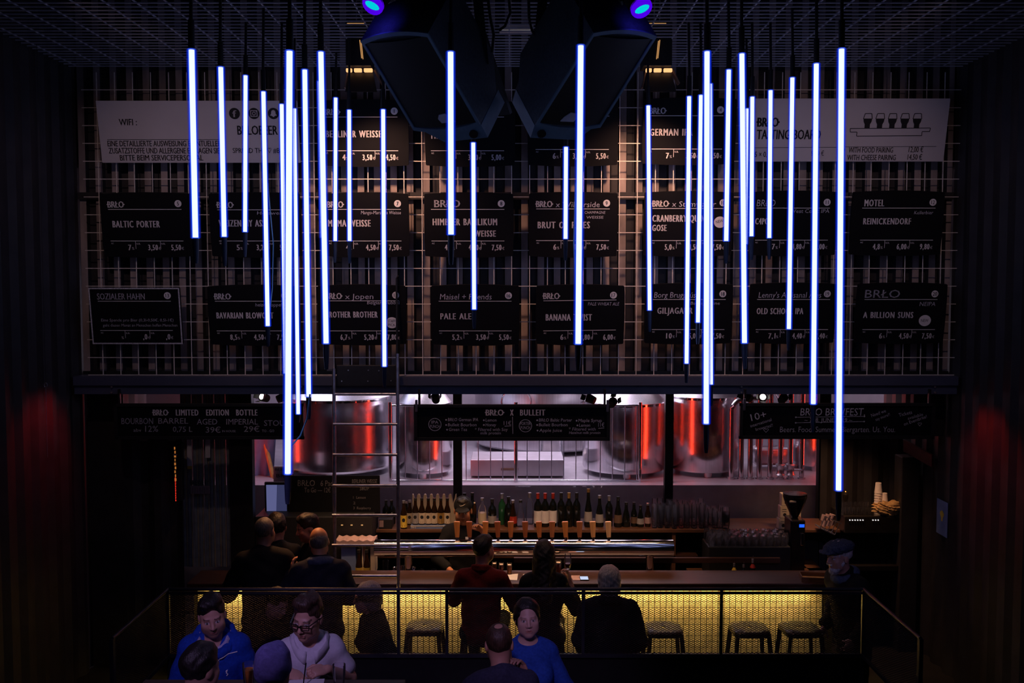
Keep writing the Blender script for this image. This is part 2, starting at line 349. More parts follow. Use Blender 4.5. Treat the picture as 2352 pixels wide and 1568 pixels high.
# panes of glass to the brewery
for i, (a, b) in enumerate([(576, 1040), (1060, 1530), (1549, 1886)]):
    mb = MB(); mb.box(xs(a, 11.12), xs(b, 11.12), 11.12, 11.128, 1.16, 2.9); pane = mb.build('window_%d' % (i + 1), 'glass'); struct(pane)
    fr = MB(); z = zs(1118, 11.1); fr.box(xs(a, 11.1), xs(b, 11.1), 11.09, 11.118, 1.10, 1.16)
    fr.build('window_frame', 'galvanised', pane)
# brewery shell
struct(MB().box(-6, 6, 15.6, 15.7, 0, 4.9).build('wall_brewery_back', 'brew_wall'))
struct(MB().box(-5.3, -5.2, 11.0, 15.6, 0, 4.9).build('wall_brewery_left', 'brew_wall'))
struct(MB().box(5.2, 5.3, 11.0, 15.6, 0, 4.9).build('wall_brewery_right', 'brew_wall'))
struct(MB().box(-5.3, 5.3, 9.75, 15.7, 4.9, 5.0).build('ceiling_brewery', 'brew_wall'))
mb = MB(); mb.box(-5.2, 5.2, 11.42, 15.6, 1.40, 1.475); mb.box(-5.2, 5.2, 11.42, 11.45, 0.0, 1.40)
struct(mb.build('floor_brewery', 'platform_steel'))
# brewery side rooms: pale partition panels seen above and below the left board
struct(MB().box(xs(282, 11.9), xs(520, 11.9), 11.9, 11.96, 1.475, 2.9).build('partition_left', 'brew_wall'))

# ------------------------------------------------------------ welded grid and ceiling grid
YG = 9.47
g = MB(); r = 0.0036
z_lo, z_hi = zs(861, YG), zs(166, YG)
gx0 = xs(235.5, YG); step = (xs(2156, YG) - gx0) / 47
for i in range(48): g.box(gx0 + i * step - r, gx0 + i * step + r, YG - r, YG + r, z_lo, z_hi)
for k in range(17):
    z = zs(206 + 41 * k if k < 16 else 861, YG)
    g.box(xs(200, YG), xs(2194, YG), YG + r, YG + 3 * r, z - r, z + r)
grid = g.build('wire_grid', 'grid_wire'); tag(grid, 'welded wire grid in front of the corrugated wall, carrying the boards', 'wire grid')
c = MB(); zc = 5.83; r = 0.0045
for k in range(26): y = 9.45 - 0.1 * k; c.box(XL, XR, y - r, y + r, zc, zc + 2 * r)
for k in range(38): x = XL + 0.06 + 0.226 * k; c.box(x - r, x + r, 6.9, 9.47, zc + 2 * r, zc + 4 * r)
cg = c.build('ceiling_grid', 'ceiling_wire'); tag(cg, 'wire mesh ceiling hung below the dark ceiling', 'ceiling grid')

# ------------------------------------------------------------ menu boards
def board_frame(px0, py0, px1, py1, Y, tilt, label, cat, name, group=None):
    """Empty at the board's middle; fn maps photo pixels to the board's own plane"""
    c = at((px0 + px1) / 2, (py0 + py1) / 2, Y); s = F / Y
    t = thing(name, c, label, cat, group, (R(tilt), 0, 0)); cx, cy = (px0 + px1) / 2, (py0 + py1) / 2
    def fn(px, py, d=0.0): return ((px - cx) / s, -0.004 - d, (cy - py) / s)
    return t, fn, s
def plate(fn, s, px0, py0, px1, py1, m, parent, name='panel', bow=0.0, th=0.03, r=3):
    mb = MB(); pts = []
    for cx, cy, a0 in ((px1 - r, py0 + r, -90), (px1 - r, py1 - r, 0), (px0 + r, py1 - r, 90), (px0 + r, py0 + r, 180)):
        for k in range(4): a = R(a0 + 30 * k); pts.append((cx + r * math.cos(a), cy + r * math.sin(a)))
    ext = []
    for i, p in enumerate(pts):
        ext.append(p)
        if bow and i in (3, 7, 11, 15):
            q = pts[(i + 1) % 16]; n = {3: (1, 0), 7: (0, 1), 11: (-1, 0), 15: (0, -1)}[i]
            for f in (0.25, 0.5, 0.75):
                b = bow * 4 * f * (1 - f); ext.append((p[0] + (q[0] - p[0]) * f + n[0] * b * 0.4, p[1] + (q[1] - p[1]) * f + n[1] * b))
    mb.prism(ext, lambda a, b, d: Vector(fn(a, b)) + Vector((0, 0.002 + d, 0)), th)
    return mb.build(name, m, parent)
YB = 9.365
# number: (header x0, header rule y, lower rule y, board box, header, extra chalk, name lines, prices, sticker)
B = {
 1: (746, 270, 345, (733, 234, 936, 378), 'L', None, [('BERLINER WEISSE', 750, 876, 315, 15)], ('4', '3,50', '4,50'), None),
 2: (990, 270, 345, (978, 236, 1181, 378), 'L', None, [('HELLES', 992, 1045, 318, 15)], ('5', '3,20', '5,00'), None),
 3: (1231, 268, 342, (1214, 235, 1418, 377), 'L', None, [('PALE ALE', 1234, 1300, 315, 15)], ('6', '3,50', '5,50'), None),
 4: (1492, 267, 341, (1478, 230, 1688, 374), 'L', None, [('GERMAN IPA', 1494, 1590, 311, 15)], ('7', '3,50', '5,50'), None),
 5: (252, 481, 553, (235, 446, 443, 588), 'L', None, [('BALTIC PORTER', 260, 367, 522, 15)], ('7', '3,50', '5,50'), None),
 6: (502, 482, 553, (484, 446, 690, 588), 'L', ('Hefeweizen', 592, 668, 493, 9), [('WEIZEN MY ASS', 504, 608, 520, 15)], ('5', '3,20', '5,00'), None),
 7: (754, 481, 553, (747, 446, 938, 588), 'L', ('Mango-Maracuja Weisse', 830, 921, 492, 9), [('MAMA WEISSE', 755, 851, 520, 15)], ('4', '4,50', '7,50'), None),
 8: (991, 481, 553, (976, 446, 1178, 588), 'C', None, [('HIMBEER BASILIKUM', 995, 1141, 517, 15), ('WEISSE', 1090, 1138, 543, 14)], ('4,8', '4,50', '7,50'), None),
 9: (1232, 480, 552, (1216, 445, 1417, 588), 'L+x Wilderside', ('CHAMPAGNE|WEISSE', 1342, 1389, 491, 7), [('BRUT OF RITES', 1236, 1354, 524, 15)], ('6', '4,50', '7,50'), None),
 10: (1498, 479, 552, (1480, 443, 1682, 586), 'L+x Stamwater', None, [('CRANBERRY QUINCE', 1499, 1635, 509, 15), ('GOSE', 1499, 1531, 530, 14)], ('5,0', '4,50', '7,50'), (1653, 510, 'NEW', -12)),
 11: (1736, 478, 551, (1724, 442, 1921, 585), 'H', ('West Coast IPA', 1812, 1902, 489, 10), [('C4PO', 1735, 1765, 515, 14)], ('7', '4,80', '8,00'), None),
 12: (1978, 478, 551, (1956, 442, 2164, 584), 'MOTEL', ('Kellerbier', 2097, 2140, 492, 9), [('REINICKENDORF', 1983, 2091, 515, 14)], ('4,8', '6,00', '9,80'), None),
 13: (228, 691, 759, (208, 660, 416, 791), 'SOZIALER HAHN', None, [], ('', ',0', ',0'), None),
 14: (496, 691, 760, (480, 657, 688, 792), 'L', ('heizendoppel', 588, 648, 703, 9), [('BAVARIAN BLOWOUT', 498, 628, 731, 14)], ('8,5', '4,50', '7,50'), None),
 15: (750, 690, 760, (731, 656, 932, 791), 'L+x Jopen', ('Belgian Dubbel', 844, 918, 698, 9), [('BROTHER BROTHER', 750, 867, 729, 14)], ('6,7', '5,20', '7,80'), (900, 741, 'STAFF|PICK', 0)),
 16: (1008, 691, 760, (991, 656, 1192, 792), 'Maisel + Friends', None, [('PALE ALE', 1012, 1082, 733, 14)], ('5,2', '3,50', '5,50'), None),
 17: (1248, 690, 760, (1232, 656, 1433, 791), 'L', ('PALE WHEAT ALE', 1350, 1421, 701, 9), [('BANANA TWIST', 1254, 1359, 736, 15)], ('6', '3,80', '6,00'), None),
 18: (1498, 687, 757, (1482, 653, 1681, 789), 'Borg Brugghús', ('Barley Wine', 1585, 1652, 699, 8), [('GILJAGAUR', 1510, 1590, 720, 14)], ('10', '5,00', '7,50'), None),
 19: (1737, 687, 757, (1721, 652, 1918, 788), "Lenny's Artisanal Ales", None, [('OLD SCHOOL IPA', 1738, 1844, 721, 14)], ('7,1', '4,40', '7,40'), None),
 20: (1983, 687, 757, (1967, 652, 2171, 788), 'CBRŁO', ('NEIPA', 2110, 2146, 702, 11), [('A BILLION SUNS', 1983, 2097, 730, 14)], ('6', '4,50', '7,50'), (2125, 736, 'NEW', 0)),
}
ROWS = {0: 'top', 1: 'middle', 2: 'bottom'}
for n, (hx, hy, ly, (bx0, by0, bx1, by1), head, extra, names, prices, stick) in B.items():
    row = 0 if n < 5 else 1 if n < 13 else 2
    lab = 'black beer board with round badge %d, %s row of the wire grid' % (n, ROWS[row])
    if n == 13: lab = 'white-edged black board with round badge 13, tilted lower on the left of the grid'
    t, fn, s = board_frame(bx0, by0, bx1, by1, YB, 8, lab, 'menu board', 'menu_board', 'numbered beer boards on the wire grid')
    plate(fn, s, bx0, by0, bx1, by1, 'black_board', t, bow=3.5 if n != 13 else 0)
    L = MB(); L.cur = 0; K = MB()
    f2 = lambda a, b: fn(a, b, 0.001)
    W = 167
    rule(L, f2, hx, hy, hx + W, hy - (2 if n in (17,) else 0))
    hb = hy - 4
    if head.startswith('L') and (len(head) == 1 or head[1] == '+'):
        logo(L, f2, hx, hx + 36, hb, 14)
        if '+' in head:
            q = head.split('+')[1]; text(K, q, f2, hx + 44, hx + 44 + min(100, 9.2 * len(q)), hb, 12, -0.004, 0.08)
    elif head == 'C': text(K, 'BRŁO', f2, hx + 8, hx + 66, hb - 1, 16, 0.012)
    elif head == 'H': text(K, 'BRŁO', f2, hx, hx + 42, hb, 15, -0.006, 0.1)
    elif head == 'CBRŁO': text(K, 'BRŁO', f2, hx, hx + 80, hb, 18, 0.002, 0.05)
    elif head == 'MOTEL': text(L, head, f2, hx + 5, hx + 49, hb, 15, 0.02)
    elif head == 'SOZIALER HAHN': text(K, head, f2, hx - 1, hx + 108, hb, 14, 0.006)
    else: text(K, head, f2, hx + 3, hx + (121 if n == 16 else 98 if n == 18 else 146), hb, 13, -0.004, 0.1)
    if extra:
        for k, ln in enumerate(extra[0].split('|')):
            text(K, ln, f2, extra[1] + 4 * k, extra[2] - 4 * k, extra[3] + k * 11, extra[4] * 0.85, -0.006, 0.12)
    for (q, a, b, yb, h) in names: text(L, q, f2, a, b, yb, h, 0.02)
    if n == 13:
        text(K, 'Eine Spende pro Bier (0,3l-0,50€, 0,5l-1€)', f2, 232, 398, 738, 6.5, -0.008, 0.1)
        text(K, 'geht diesen Monat an Menschen helfen Menschen', f2, 235, 406, 750, 6.5, -0.008, 0.1)
        E = MB()
        E.add([f2(*q) for q in ((bx0, by0), (bx1, by0), (bx1, by1), (bx0, by1), (bx0 + 3, by0 + 3), (bx1 - 3, by0 + 3), (bx1 - 3, by1 - 3), (bx0 + 3, by1 - 3))], [(i, (i + 1) % 4, 4 + (i + 1) % 4, 4 + i) for i in range(4)])
        E.build('chalk_border', 'chalk', t, flip=False)
    rule(L, f2, hx, ly, hx + W, ly - (2 if n == 17 else 0))
    for dx, q in ((58, '0,3L'), (115, '0,5L')):
        rule(L, f2, hx + dx - 1, ly, hx + dx - 1, ly + 18, 0.9); text(L, q, f2, hx + dx + 1, hx + dx + 10, ly + 8, 3.6)
    text(L, 'ALC', f2, hx + 1, hx + 7, ly + 7, 3.4)
    for q, xe, unit in ((prices[0], 46, '%'), (prices[1], 107, '€'), (prices[2], 160, '€')):
        if q:
            wd = 6.1 * len(q.replace(',', '')) + 3 * q.count(','); text(L, q, f2, hx + xe - wd, hx + xe, ly + 21, 12.5, 0.02)
        text(L, unit, f2, hx + xe + 2, hx + xe + 7, ly + 20, 6, 0.004)
    L.build('lettering', 'white_letter', t, flip=False)
    if K.v: K.build('chalk_writing', 'chalk', t, flip=False)
    bd = MB(); disc(bd, lambda a, b: fn(a, b, 0.0015), hx + W - 7, hy - 13, 8); bd.cur = 1
    gv = glyphs(str(n), 0.004)[0]; gw = (gv[:, 0].max() - gv[:, 0].min()) * 8.5 / CAP * 0.42; text(bd, str(n), lambda a, b: fn(a, b, 0.003), hx + W - 7 - gw, hx + W - 7 + gw, hy - 8.8, 8.5, 0.004)
    bd.build('number_badge', ['white_letter', 'black_letter'], t, flip=False)
    if stick:
        sx, sy, q, rt = stick; bd = MB(); disc(bd, lambda a, b: fn(a, b, 0.0015), sx, sy, 14, 24, 13); bd.cur = 1
        for k, ln in enumerate(q.split('|')): text(bd, ln, lambda a, b: fn(a, b, 0.003), sx - 9, sx + 8, sy + (3 if '|' not in q else -1 + 9 * k), 6.5, 0.0, 0, -rt)
        bd.build('sticker', ['white_letter', 'black_letter'], t, flip=False)

# white sign on the left: wifi and social icons
t, fn, s = board_frame(230, 234, 684, 372, 9.36, 12, 'long white sign with wifi line and round social icons', 'sign', 'white_sign')
plate(fn, s, 230, 234, 684, 372, 'white_panel', t, 'panel', th=0.02, r=1)
L = MB(); f2 = lambda a, b: fn(a, b, 0.001)
text(L, 'WIFI :', f2, 278, 318, 288, 14, 0.006)
for k, (q, a, b) in enumerate((('EINE DETAILLIERTE AUSWEISUNG EVENTUELLER', 247, 505), ('ZUSATZSTOFFE UND ALLERGENE ERFRAGEN SIE', 248, 501), ('BITTE BEIM SERVICEPERSONAL', 272, 462))):
    text(L, q, f2, a, b, 335 + 16 * k, 12.5, 0.006)
rule(L, f2, 247, 320, 505, 320, 1)
text(L, 'BRLOBEER', f2, 545, 636, 309, 20, 0.008); text(L, 'SPREAD THE ♡ #BRLO', f2, 531, 664, 350, 11, 0.002)
L.build('lettering', 'black_letter', t, flip=False)
IC = MB(); f3 = lambda a, b: fn(a, b, 0.002)
for cx in (541, 585, 629): IC.cur = 0; disc(IC, f2, cx, 262, 12.5, 24)
IC.cur = 1
text(IC, 'f', f3, 537, 545, 270, 15, 0.03)
for (a, b, c_, d_) in ((578, 255, 592, 256.5), (578, 267.5, 592, 269), (577, 255, 578.7, 269), (591.3, 255, 593, 269)):
    IC.add([f3(a, b), f3(c_, b), f3(c_, d_), f3(a, d_)], [(0, 1, 2, 3)])
ring(IC, f3, 585, 262, 4, 1.4, 16); disc(IC, f3, 590, 257.5, 0.9, 8)
IC.add([f3(629 + a, 262 + b) for a, b in ((-5, -2), (-4, -6), (0, -8), (4, -6), (5, -2), (5, 1), (8, 4), (4, 5), (0, 8), (-4, 5), (-8, 4), (-5, 1))], [tuple(range(12))])
IC.build('social_icon', ['black_letter', 'white_panel'], t, flip=False)
# white sign on the right: tasting board
t, fn, s = board_frame(1712, 229, 2172, 369, 9.36, 12, 'long white sign with drawing of five glasses on a board', 'sign', 'white_sign')
plate(fn, s, 1712, 229, 2172, 369, 'white_panel', t, 'panel', th=0.02, r=1)
L = MB(); f2 = lambda a, b: fn(a, b, 0.001)
logo(L, f2, 1741, 1788, 291, 20); text(L, 'TASTING BOARD', f2, 1741, 1886, 319, 21, 0.008)
rule(L, f2, 1736, 338, 1928, 337, 0.9); rule(L, f2, 1944, 336, 2152, 335, 0.9); rule(L, f2, 1944, 340, 1942, 360, 0.9)
text(L, '5 × 0,15', f2, 1739, 1779, 359, 12, 0.004); text(L, '9,50 €', f2, 1868, 1897, 356, 11, 0.0)
text(L, 'WITH FOOD PAIRING', f2, 1953, 2054, 349, 12, 0.004); text(L, '12,00 €', f2, 2090, 2123, 348, 12, 0.004)
text(L, 'WITH CHEESE PAIRING', f2, 1951, 2062, 366, 12, 0.004); text(L, '14,50 €', f2, 2089, 2122, 365, 12, 0.004)
L.build('lettering', 'black_letter', t, flip=False)
L = MB()
for k in range(5):
    cx = 1990 + 28 * k
    L.add([f2(cx + a, b) for a, b in ((-10, 273), (10, 273), (9, 280), (6, 286), (6, 295), (-6, 295), (-6, 286), (-9, 280))], [tuple(range(8))])
    pts = ((-10, 274), (-7, 262), (8, 262), (10, 274))
    for p, q in zip(pts[:-1], pts[1:]): rule(L, f2, cx + p[0], p[1], cx + q[0], q[1], 1.6)
pts = ((1952, 295), (2134, 294), (2133, 302), (2116, 302), (2116, 311), (1968, 312), (1968, 303), (1953, 303), (1952, 295))
for p, q in zip(pts[:-1], pts[1:]): rule(L, f2, *p, *q, 1.5)
L.build('glass_drawing', 'black_letter', t, flip=False)

# three hanging chalkboards under the beam
YC = 9.42
def hang_board(x0, y0, x1, y1, label, br):
    t, fn, s = board_frame(x0, y0, x1, y1, YC - 0.07, 3, label, 'chalkboard', 'hanging_chalkboard')
    plate(fn, s, x0 + 6, y0 + 4, x1 - 6, y1 - 4, 'black_board', t, 'panel', th=0.02, r=2)
    fr = MB()
    for a, b, c_, d_ in ((x0, y0, x1, y0 + 6), (x0, y1 - 7, x1, y1), (x0, y0, x0 + 7, y1), (x1 - 7, y0, x1, y1)):
        p, q = Vector(fn(a, b)), Vector(fn(c_, d_)); fr.box(p.x, q.x, -0.018, 0.022, q.z, p.z)
    fr.build('frame', 'black_frame', t)
    for px in br:
        p, q = Vector(fn(px, y0 - 12)), Vector(fn(px, y0 + 16)); mb = MB(); mb.bbox(p.x - 0.012, p.x + 0.012, -0.028, -0.019, q.z, p.z, 0.003); mb.build('bracket', 'galvanised', t)
    for px in (x0 + 12, x1 - 12):
        p, q = Vector(fn(px, 893)), Vector(fn(px, y0 + 3)); MB().box(p.x - 0.01, p.x + 0.01, 0.0, 0.032, q.z, p.z).build('hanger', 'black_steel', t)
    return t, fn
t, fn = hang_board(262, 926, 699, 1009, 'wide hanging chalkboard about a limited bottle, left of the ladder', (690,))
f2 = lambda a, b: fn(a, b, 0.012); L = MB(); K = MB()
logo(L, f2, 353, 387, 953, 14); text(L, 'LIMITED', f2, 406, 457, 953, 14, 0.02); text(L, 'EDITION', f2, 476, 527, 953, 14, 0.02); text(L, 'BOTTLE', f2, 545, 593, 953, 14, 0.02)
for q, a, b, y, h in (('BOURBON', 279, 352, 973, 14), ('BARREL', 364, 433, 972, 13), ('AGED', 453, 500, 974, 13), ('IMPERIAL', 521, 594, 974, 13), ('STOUT', 608, 668, 977, 13),
                      ('12%', 333, 363, 991, 14), ('0,75 L', 397, 442, 991, 12), ('39€', 473, 507, 993, 13), ('29€', 561, 597, 991, 13)): text(K, q, f2, a, b, y, h, 0.002, 0.04)
for q, a, b, y, h in (('abv', 306, 324, 991, 8), ('IN HOUSE', 511, 542, 992, 5), ('TO - GO', 603, 631, 992, 6)): text(K, q, f2, a, b, y, h, -0.01)
L.build('lettering', 'white_letter', t, flip=False); K.build('chalk_writing', 'chalk', t, flip=False)
t, fn = hang_board(950, 928, 1402, 1012, 'hanging chalkboard listing two punches, over the middle of the bar', (956, 1396))
f2 = lambda a, b: fn(a, b, 0.012); L = MB(); K = MB()
logo(L, f2, 1116, 1156, 953, 14); text(L, 'X', f2, 1172, 1179, 953, 14, 0.02); text(L, 'BULLEIT', f2, 1195, 1252, 953, 14, 0.02)
for cx, cy, q in ((998, 974, ('IPA', 'PUNCH')), (1207, 977, ('PORTER', 'PUNCH'))):
    ring(K, f2, cx, cy, 15, 1.2)
    text(K, q[0], f2, cx - (8 if len(q[0]) < 4 else 12), cx + (8 if len(q[0]) < 4 else 12), cy - 2, 7); text(K, q[1], f2, cx - 11, cx + 11, cy + 8, 7)
for ox, rows in ((1022, ((0, 'BRŁO German IPA', 76, 966), (0, 'Bulleit Bourbon', 72, 978), (2, 'Green Tea', 48, 989), (87, 'Lemon', 31, 967), (87, 'Honey', 30, 978))),
                 (1232, ((0, 'BRŁO Baltic Porter', 82, 967), (0, 'Bulleit Bourbon', 72, 978), (1, 'Apple juice', 58, 991), (91, 'Maple Syrup', 60, 968), (93, 'Lemon', 31, 979)))):
    for dx, q, wd, y in rows:
        disc(K, f2, ox + 2 + dx, y - 3, 2, 8); text(K, q, f2, ox + 6 + dx, ox + 6 + dx + wd - 6, y, 7.2, 0.0, 0.08)
text(K, '11€', f2, 1157, 1174, 975, 9); rule(K, f2, 1159, 978, 1174, 977); text(K, '11€', f2, 1375, 1389, 979, 9); rule(K, f2, 1375, 983, 1389, 982)
text(K, '* Filtered with Soy', f2, 1090, 1166, 989, 7, -0.002, 0.08); text(K, 'milk protein', f2, 1103, 1150, 997, 6.5, -0.002, 0.08)
text(K, '* Filtered with', f2, 1307, 1369, 988, 7, -0.002, 0.08); text(K, 'Hazelnut milk protein', f2, 1308, 1380, 996, 6, -0.002, 0.08)
rule(K, f2, 1177, 956, 1178, 996, 1.2)
L.build('lettering', 'white_letter', t, flip=False); K.build('chalk_writing', 'chalk', t, flip=False)
t, fn = hang_board(1697, 925, 2147, 1008, 'hanging chalkboard announcing a beer festival, over the right end of the bar', (1706,))
f2 = lambda a, b: fn(a, b, 0.012); K = MB()
text(K, '10+', f2, 1724, 1760, 966, 16, 0.0, 0, 14); text(K, 'international', f2, 1723, 1773, 981, 7, -0.006, 0, 18); text(K, 'breweries!!', f2, 1735, 1775, 989, 7, -0.006, 0, 15); text(K, '♡', f2, 1752, 1764, 993, 9)
text(K, 'BRŁO BRWFEST.', f2, 1836, 1985, 953, 17, -0.002, 0.06); text(K, '~ 7.-8. JUNE 2019 ~', f2, 1846, 1956, 968, 9, -0.002, 0.05)
rule(K, f2, 1826, 957, 1984, 955, 1); rule(K, f2, 1826, 970, 1984, 967, 1)
for a, b in ((1826, 957), (1984, 955), (1826, 970), (1984, 967)): disc(K, f2, a, b, 1.8, 8)
text(K, 'Beers. Food. Summer. Biergarten. Us. You.', f2, 1790, 2056, 992, 13, -0.008, 0.04)
text(K, 'Need we', f2, 2001, 2036, 957, 8, -0.004, 0, 20); text(K, 'say more?!', f2, 2011, 2046, 966, 7, -0.006, 0, 22)
text(K, 'Tickets', f2, 2064, 2095, 956, 8, -0.004, 0, 14); text(K, 'available', f2, 2085, 2121, 963, 7, -0.006, 0, 16); text(K, 'on Eventbrite!', f2, 2077, 2132, 977, 7.5, -0.004, 0, 20); text(K, '♡', f2, 2108, 2117, 978, 8)
K.build('chalk_writing', 'chalk', t, flip=False)
# ------------------------------------------------------------ light tubes
TUBES = [ # top x,y  bottom x,y  width  tail  label
 (440, 115, 449, 545, 13, 60, 'leftmost hanging light tube, in front of the wifi sign'),
 (507, 155, 515, 543, 11, 68, 'second light tube from the left, pinkish tail below, before the wifi sign'),
 (564, 174, 563, 532, 9, 58, 'thin light tube below the round camera icon, third from the left'),
 (605, 211, 615, 748, 9.5, 48, 'light tube ending over the board with badge 14'),
 (647, 240, 656, 857, 9, 10, 'thin light tube partly behind the longest left tube'),
 (665, 118, 661, 1087, 14, 70, 'thick longest light tube of the left group, ending by the black blackboard'),
 (676, 250, 685, 950, 8.5, 20, 'thin light tube just right of the longest left tube'),
 (700, 161, 709, 910, 11, 52, 'light tube of the left group ending at the steel beam'),
 (737, 120, 749, 788, 12, 60, 'light tube ending at the left edge of the board with badge 15'),
 (734, 187, 741, 545, 9, 12, 'short light tube half hidden behind a brighter one, by the board with badge 7'),
 (771, 225, 770, 553, 8, 50, 'short light tube hanging over the left of the boards with badges 1 and 7'),
 (802, 253, 803, 553, 8.5, 52, 'short violet-edged light tube over the middle of the boards with badges 1 and 7'),
 (880, 252, 883, 841, 9, 50, 'light tube ending above the ladder'),
 (1035, 120, 1036, 538, 12.8, 70, 'light tube in front of the left loudspeaker'),
 (1087, 328, 1089, 710, 9, 45, 'light tube ending over the board with badge 16'),
 (1300, 338, 1299, 548, 9, 50, 'shortest light tube, over the board with badge 9'),
 (1334, 105, 1328, 789, 12.9, 60, 'long light tube in front of the right loudspeaker'),
 (1489, 243, 1492, 712, 8.5, 50, 'light tube over the left edge of the boards with badges 4 and 10'),
 (1583, 222, 1577, 834, 9, 45, 'light tube over the middle of the board with badge 18'),
 (1610, 219, 1603, 740, 9, 50, 'thin light tube just left of the longest tube of the right cluster'),
 (1624, 119, 1622, 972, 12, 68, 'thick light tube of the right cluster ending below the steel beam with a black tail'),
 (1631, 193, 1633, 882, 9, 50, 'thin light tube close behind a thick one, ending on the steel beam'),
 (1674, 161, 1668, 553, 10, 52, 'short light tube at the right edge of the board with badge 10'),
 (1704, 124, 1710, 787, 11.5, 60, 'light tube between the boards with badges 18 and 19'),
 (1715, 250, 1712, 560, 8.5, 40, 'thin light tube half hidden at the left edge of the tasting sign'),
 (1728, 223, 1726, 542, 9, 55, 'short light tube at the left edge of the tasting sign'),
 (1770, 208, 1767, 546, 9, 50, 'short light tube over the left half of the board with badge 11'),
 (1820, 179, 1812, 755, 9.5, 50, 'light tube ending over the board with badge 19'),
 (1875, 147, 1868, 927, 11, 65, 'long light tube ending over the festival chalkboard, third longest on the right'),
 (1933, 113, 1926, 1125, 12.5, 70, 'rightmost light tube, longest of all, ending above the hatted man'),
]
for (x0, y0, x1, y1, wd, tail, lab) in TUBES:
    Y = F * 0.0311 / wd; Y = min(Y, 8.95)
    a, b = at(x0, y0, Y), at(x1, y1, Y); e = at(x1 + (x1 - x0) * tail / (y1 - y0), y1 + tail, Y)
    t = thing('light_tube', (a.x, a.y, a.z), lab, 'light tube', 'hanging light tubes'); o = a
    rr = 0.0150
    MB().tube([a - o, b - o], rr, 12).build('glowing_tube', 'tube_core', t, 40)
    up = (a - b).normalized()
    MB().tube([a - o + up * 0.006, b - o - up * 0.006], rr * 1.35, 14, False).build('sleeve', 'tube_sleeve', t, 40)  # this shell and the next are added to draw the halo of bloom
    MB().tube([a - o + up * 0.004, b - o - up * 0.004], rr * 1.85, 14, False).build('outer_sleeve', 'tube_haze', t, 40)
    MB().tube([a - o + up * 0.004, a - o + up * 0.16], rr * 1.2, 10).build('top_cap', 'cable_black', t, 40)
    MB().tube([b - o - up * 0.004, (b * 0.55 + e * 0.45) - o, e - o + Vector((0, 0, 0.02)), e - o], [rr * 1.2, rr * 1.15, rr * 0.9, rr * 0.7], 10).build('tail', 'tail_tube', t, 40)
    zt = 5.85; top = a + up * 0.16
    MB().tube([top - o, Vector((a.x + (0.01 if a.x < 0 else -0.01), a.y, max(zt, top.z + 0.1))) - o], 0.010, 7).build('cable', 'cable_black', t, 40)
    if lab.startswith(('thick longest', 'light tube of the left group', 'light tube ending over the board with badge 14', 'long light tube in front')):
        ks = {'thick': ((712, 905), (706, 960), (690, 1000), (664, 1030)), 'light tube of': ((702, 500), (712, 640), (716, 760), (709, 905)),
              'light tube en': ((615, 420), (628, 560), (626, 660), (617, 745)), 'long': ((1322, 420), (1318, 560), (1324, 700))}
        pts = next(v for k, v in ks.items() if lab.startswith(k))
        MB().tube([at(px, py, Y + 0.06) - o for px, py in pts], 0.0045, 6).build('loose_cable', 'cable_blue', t, 60)

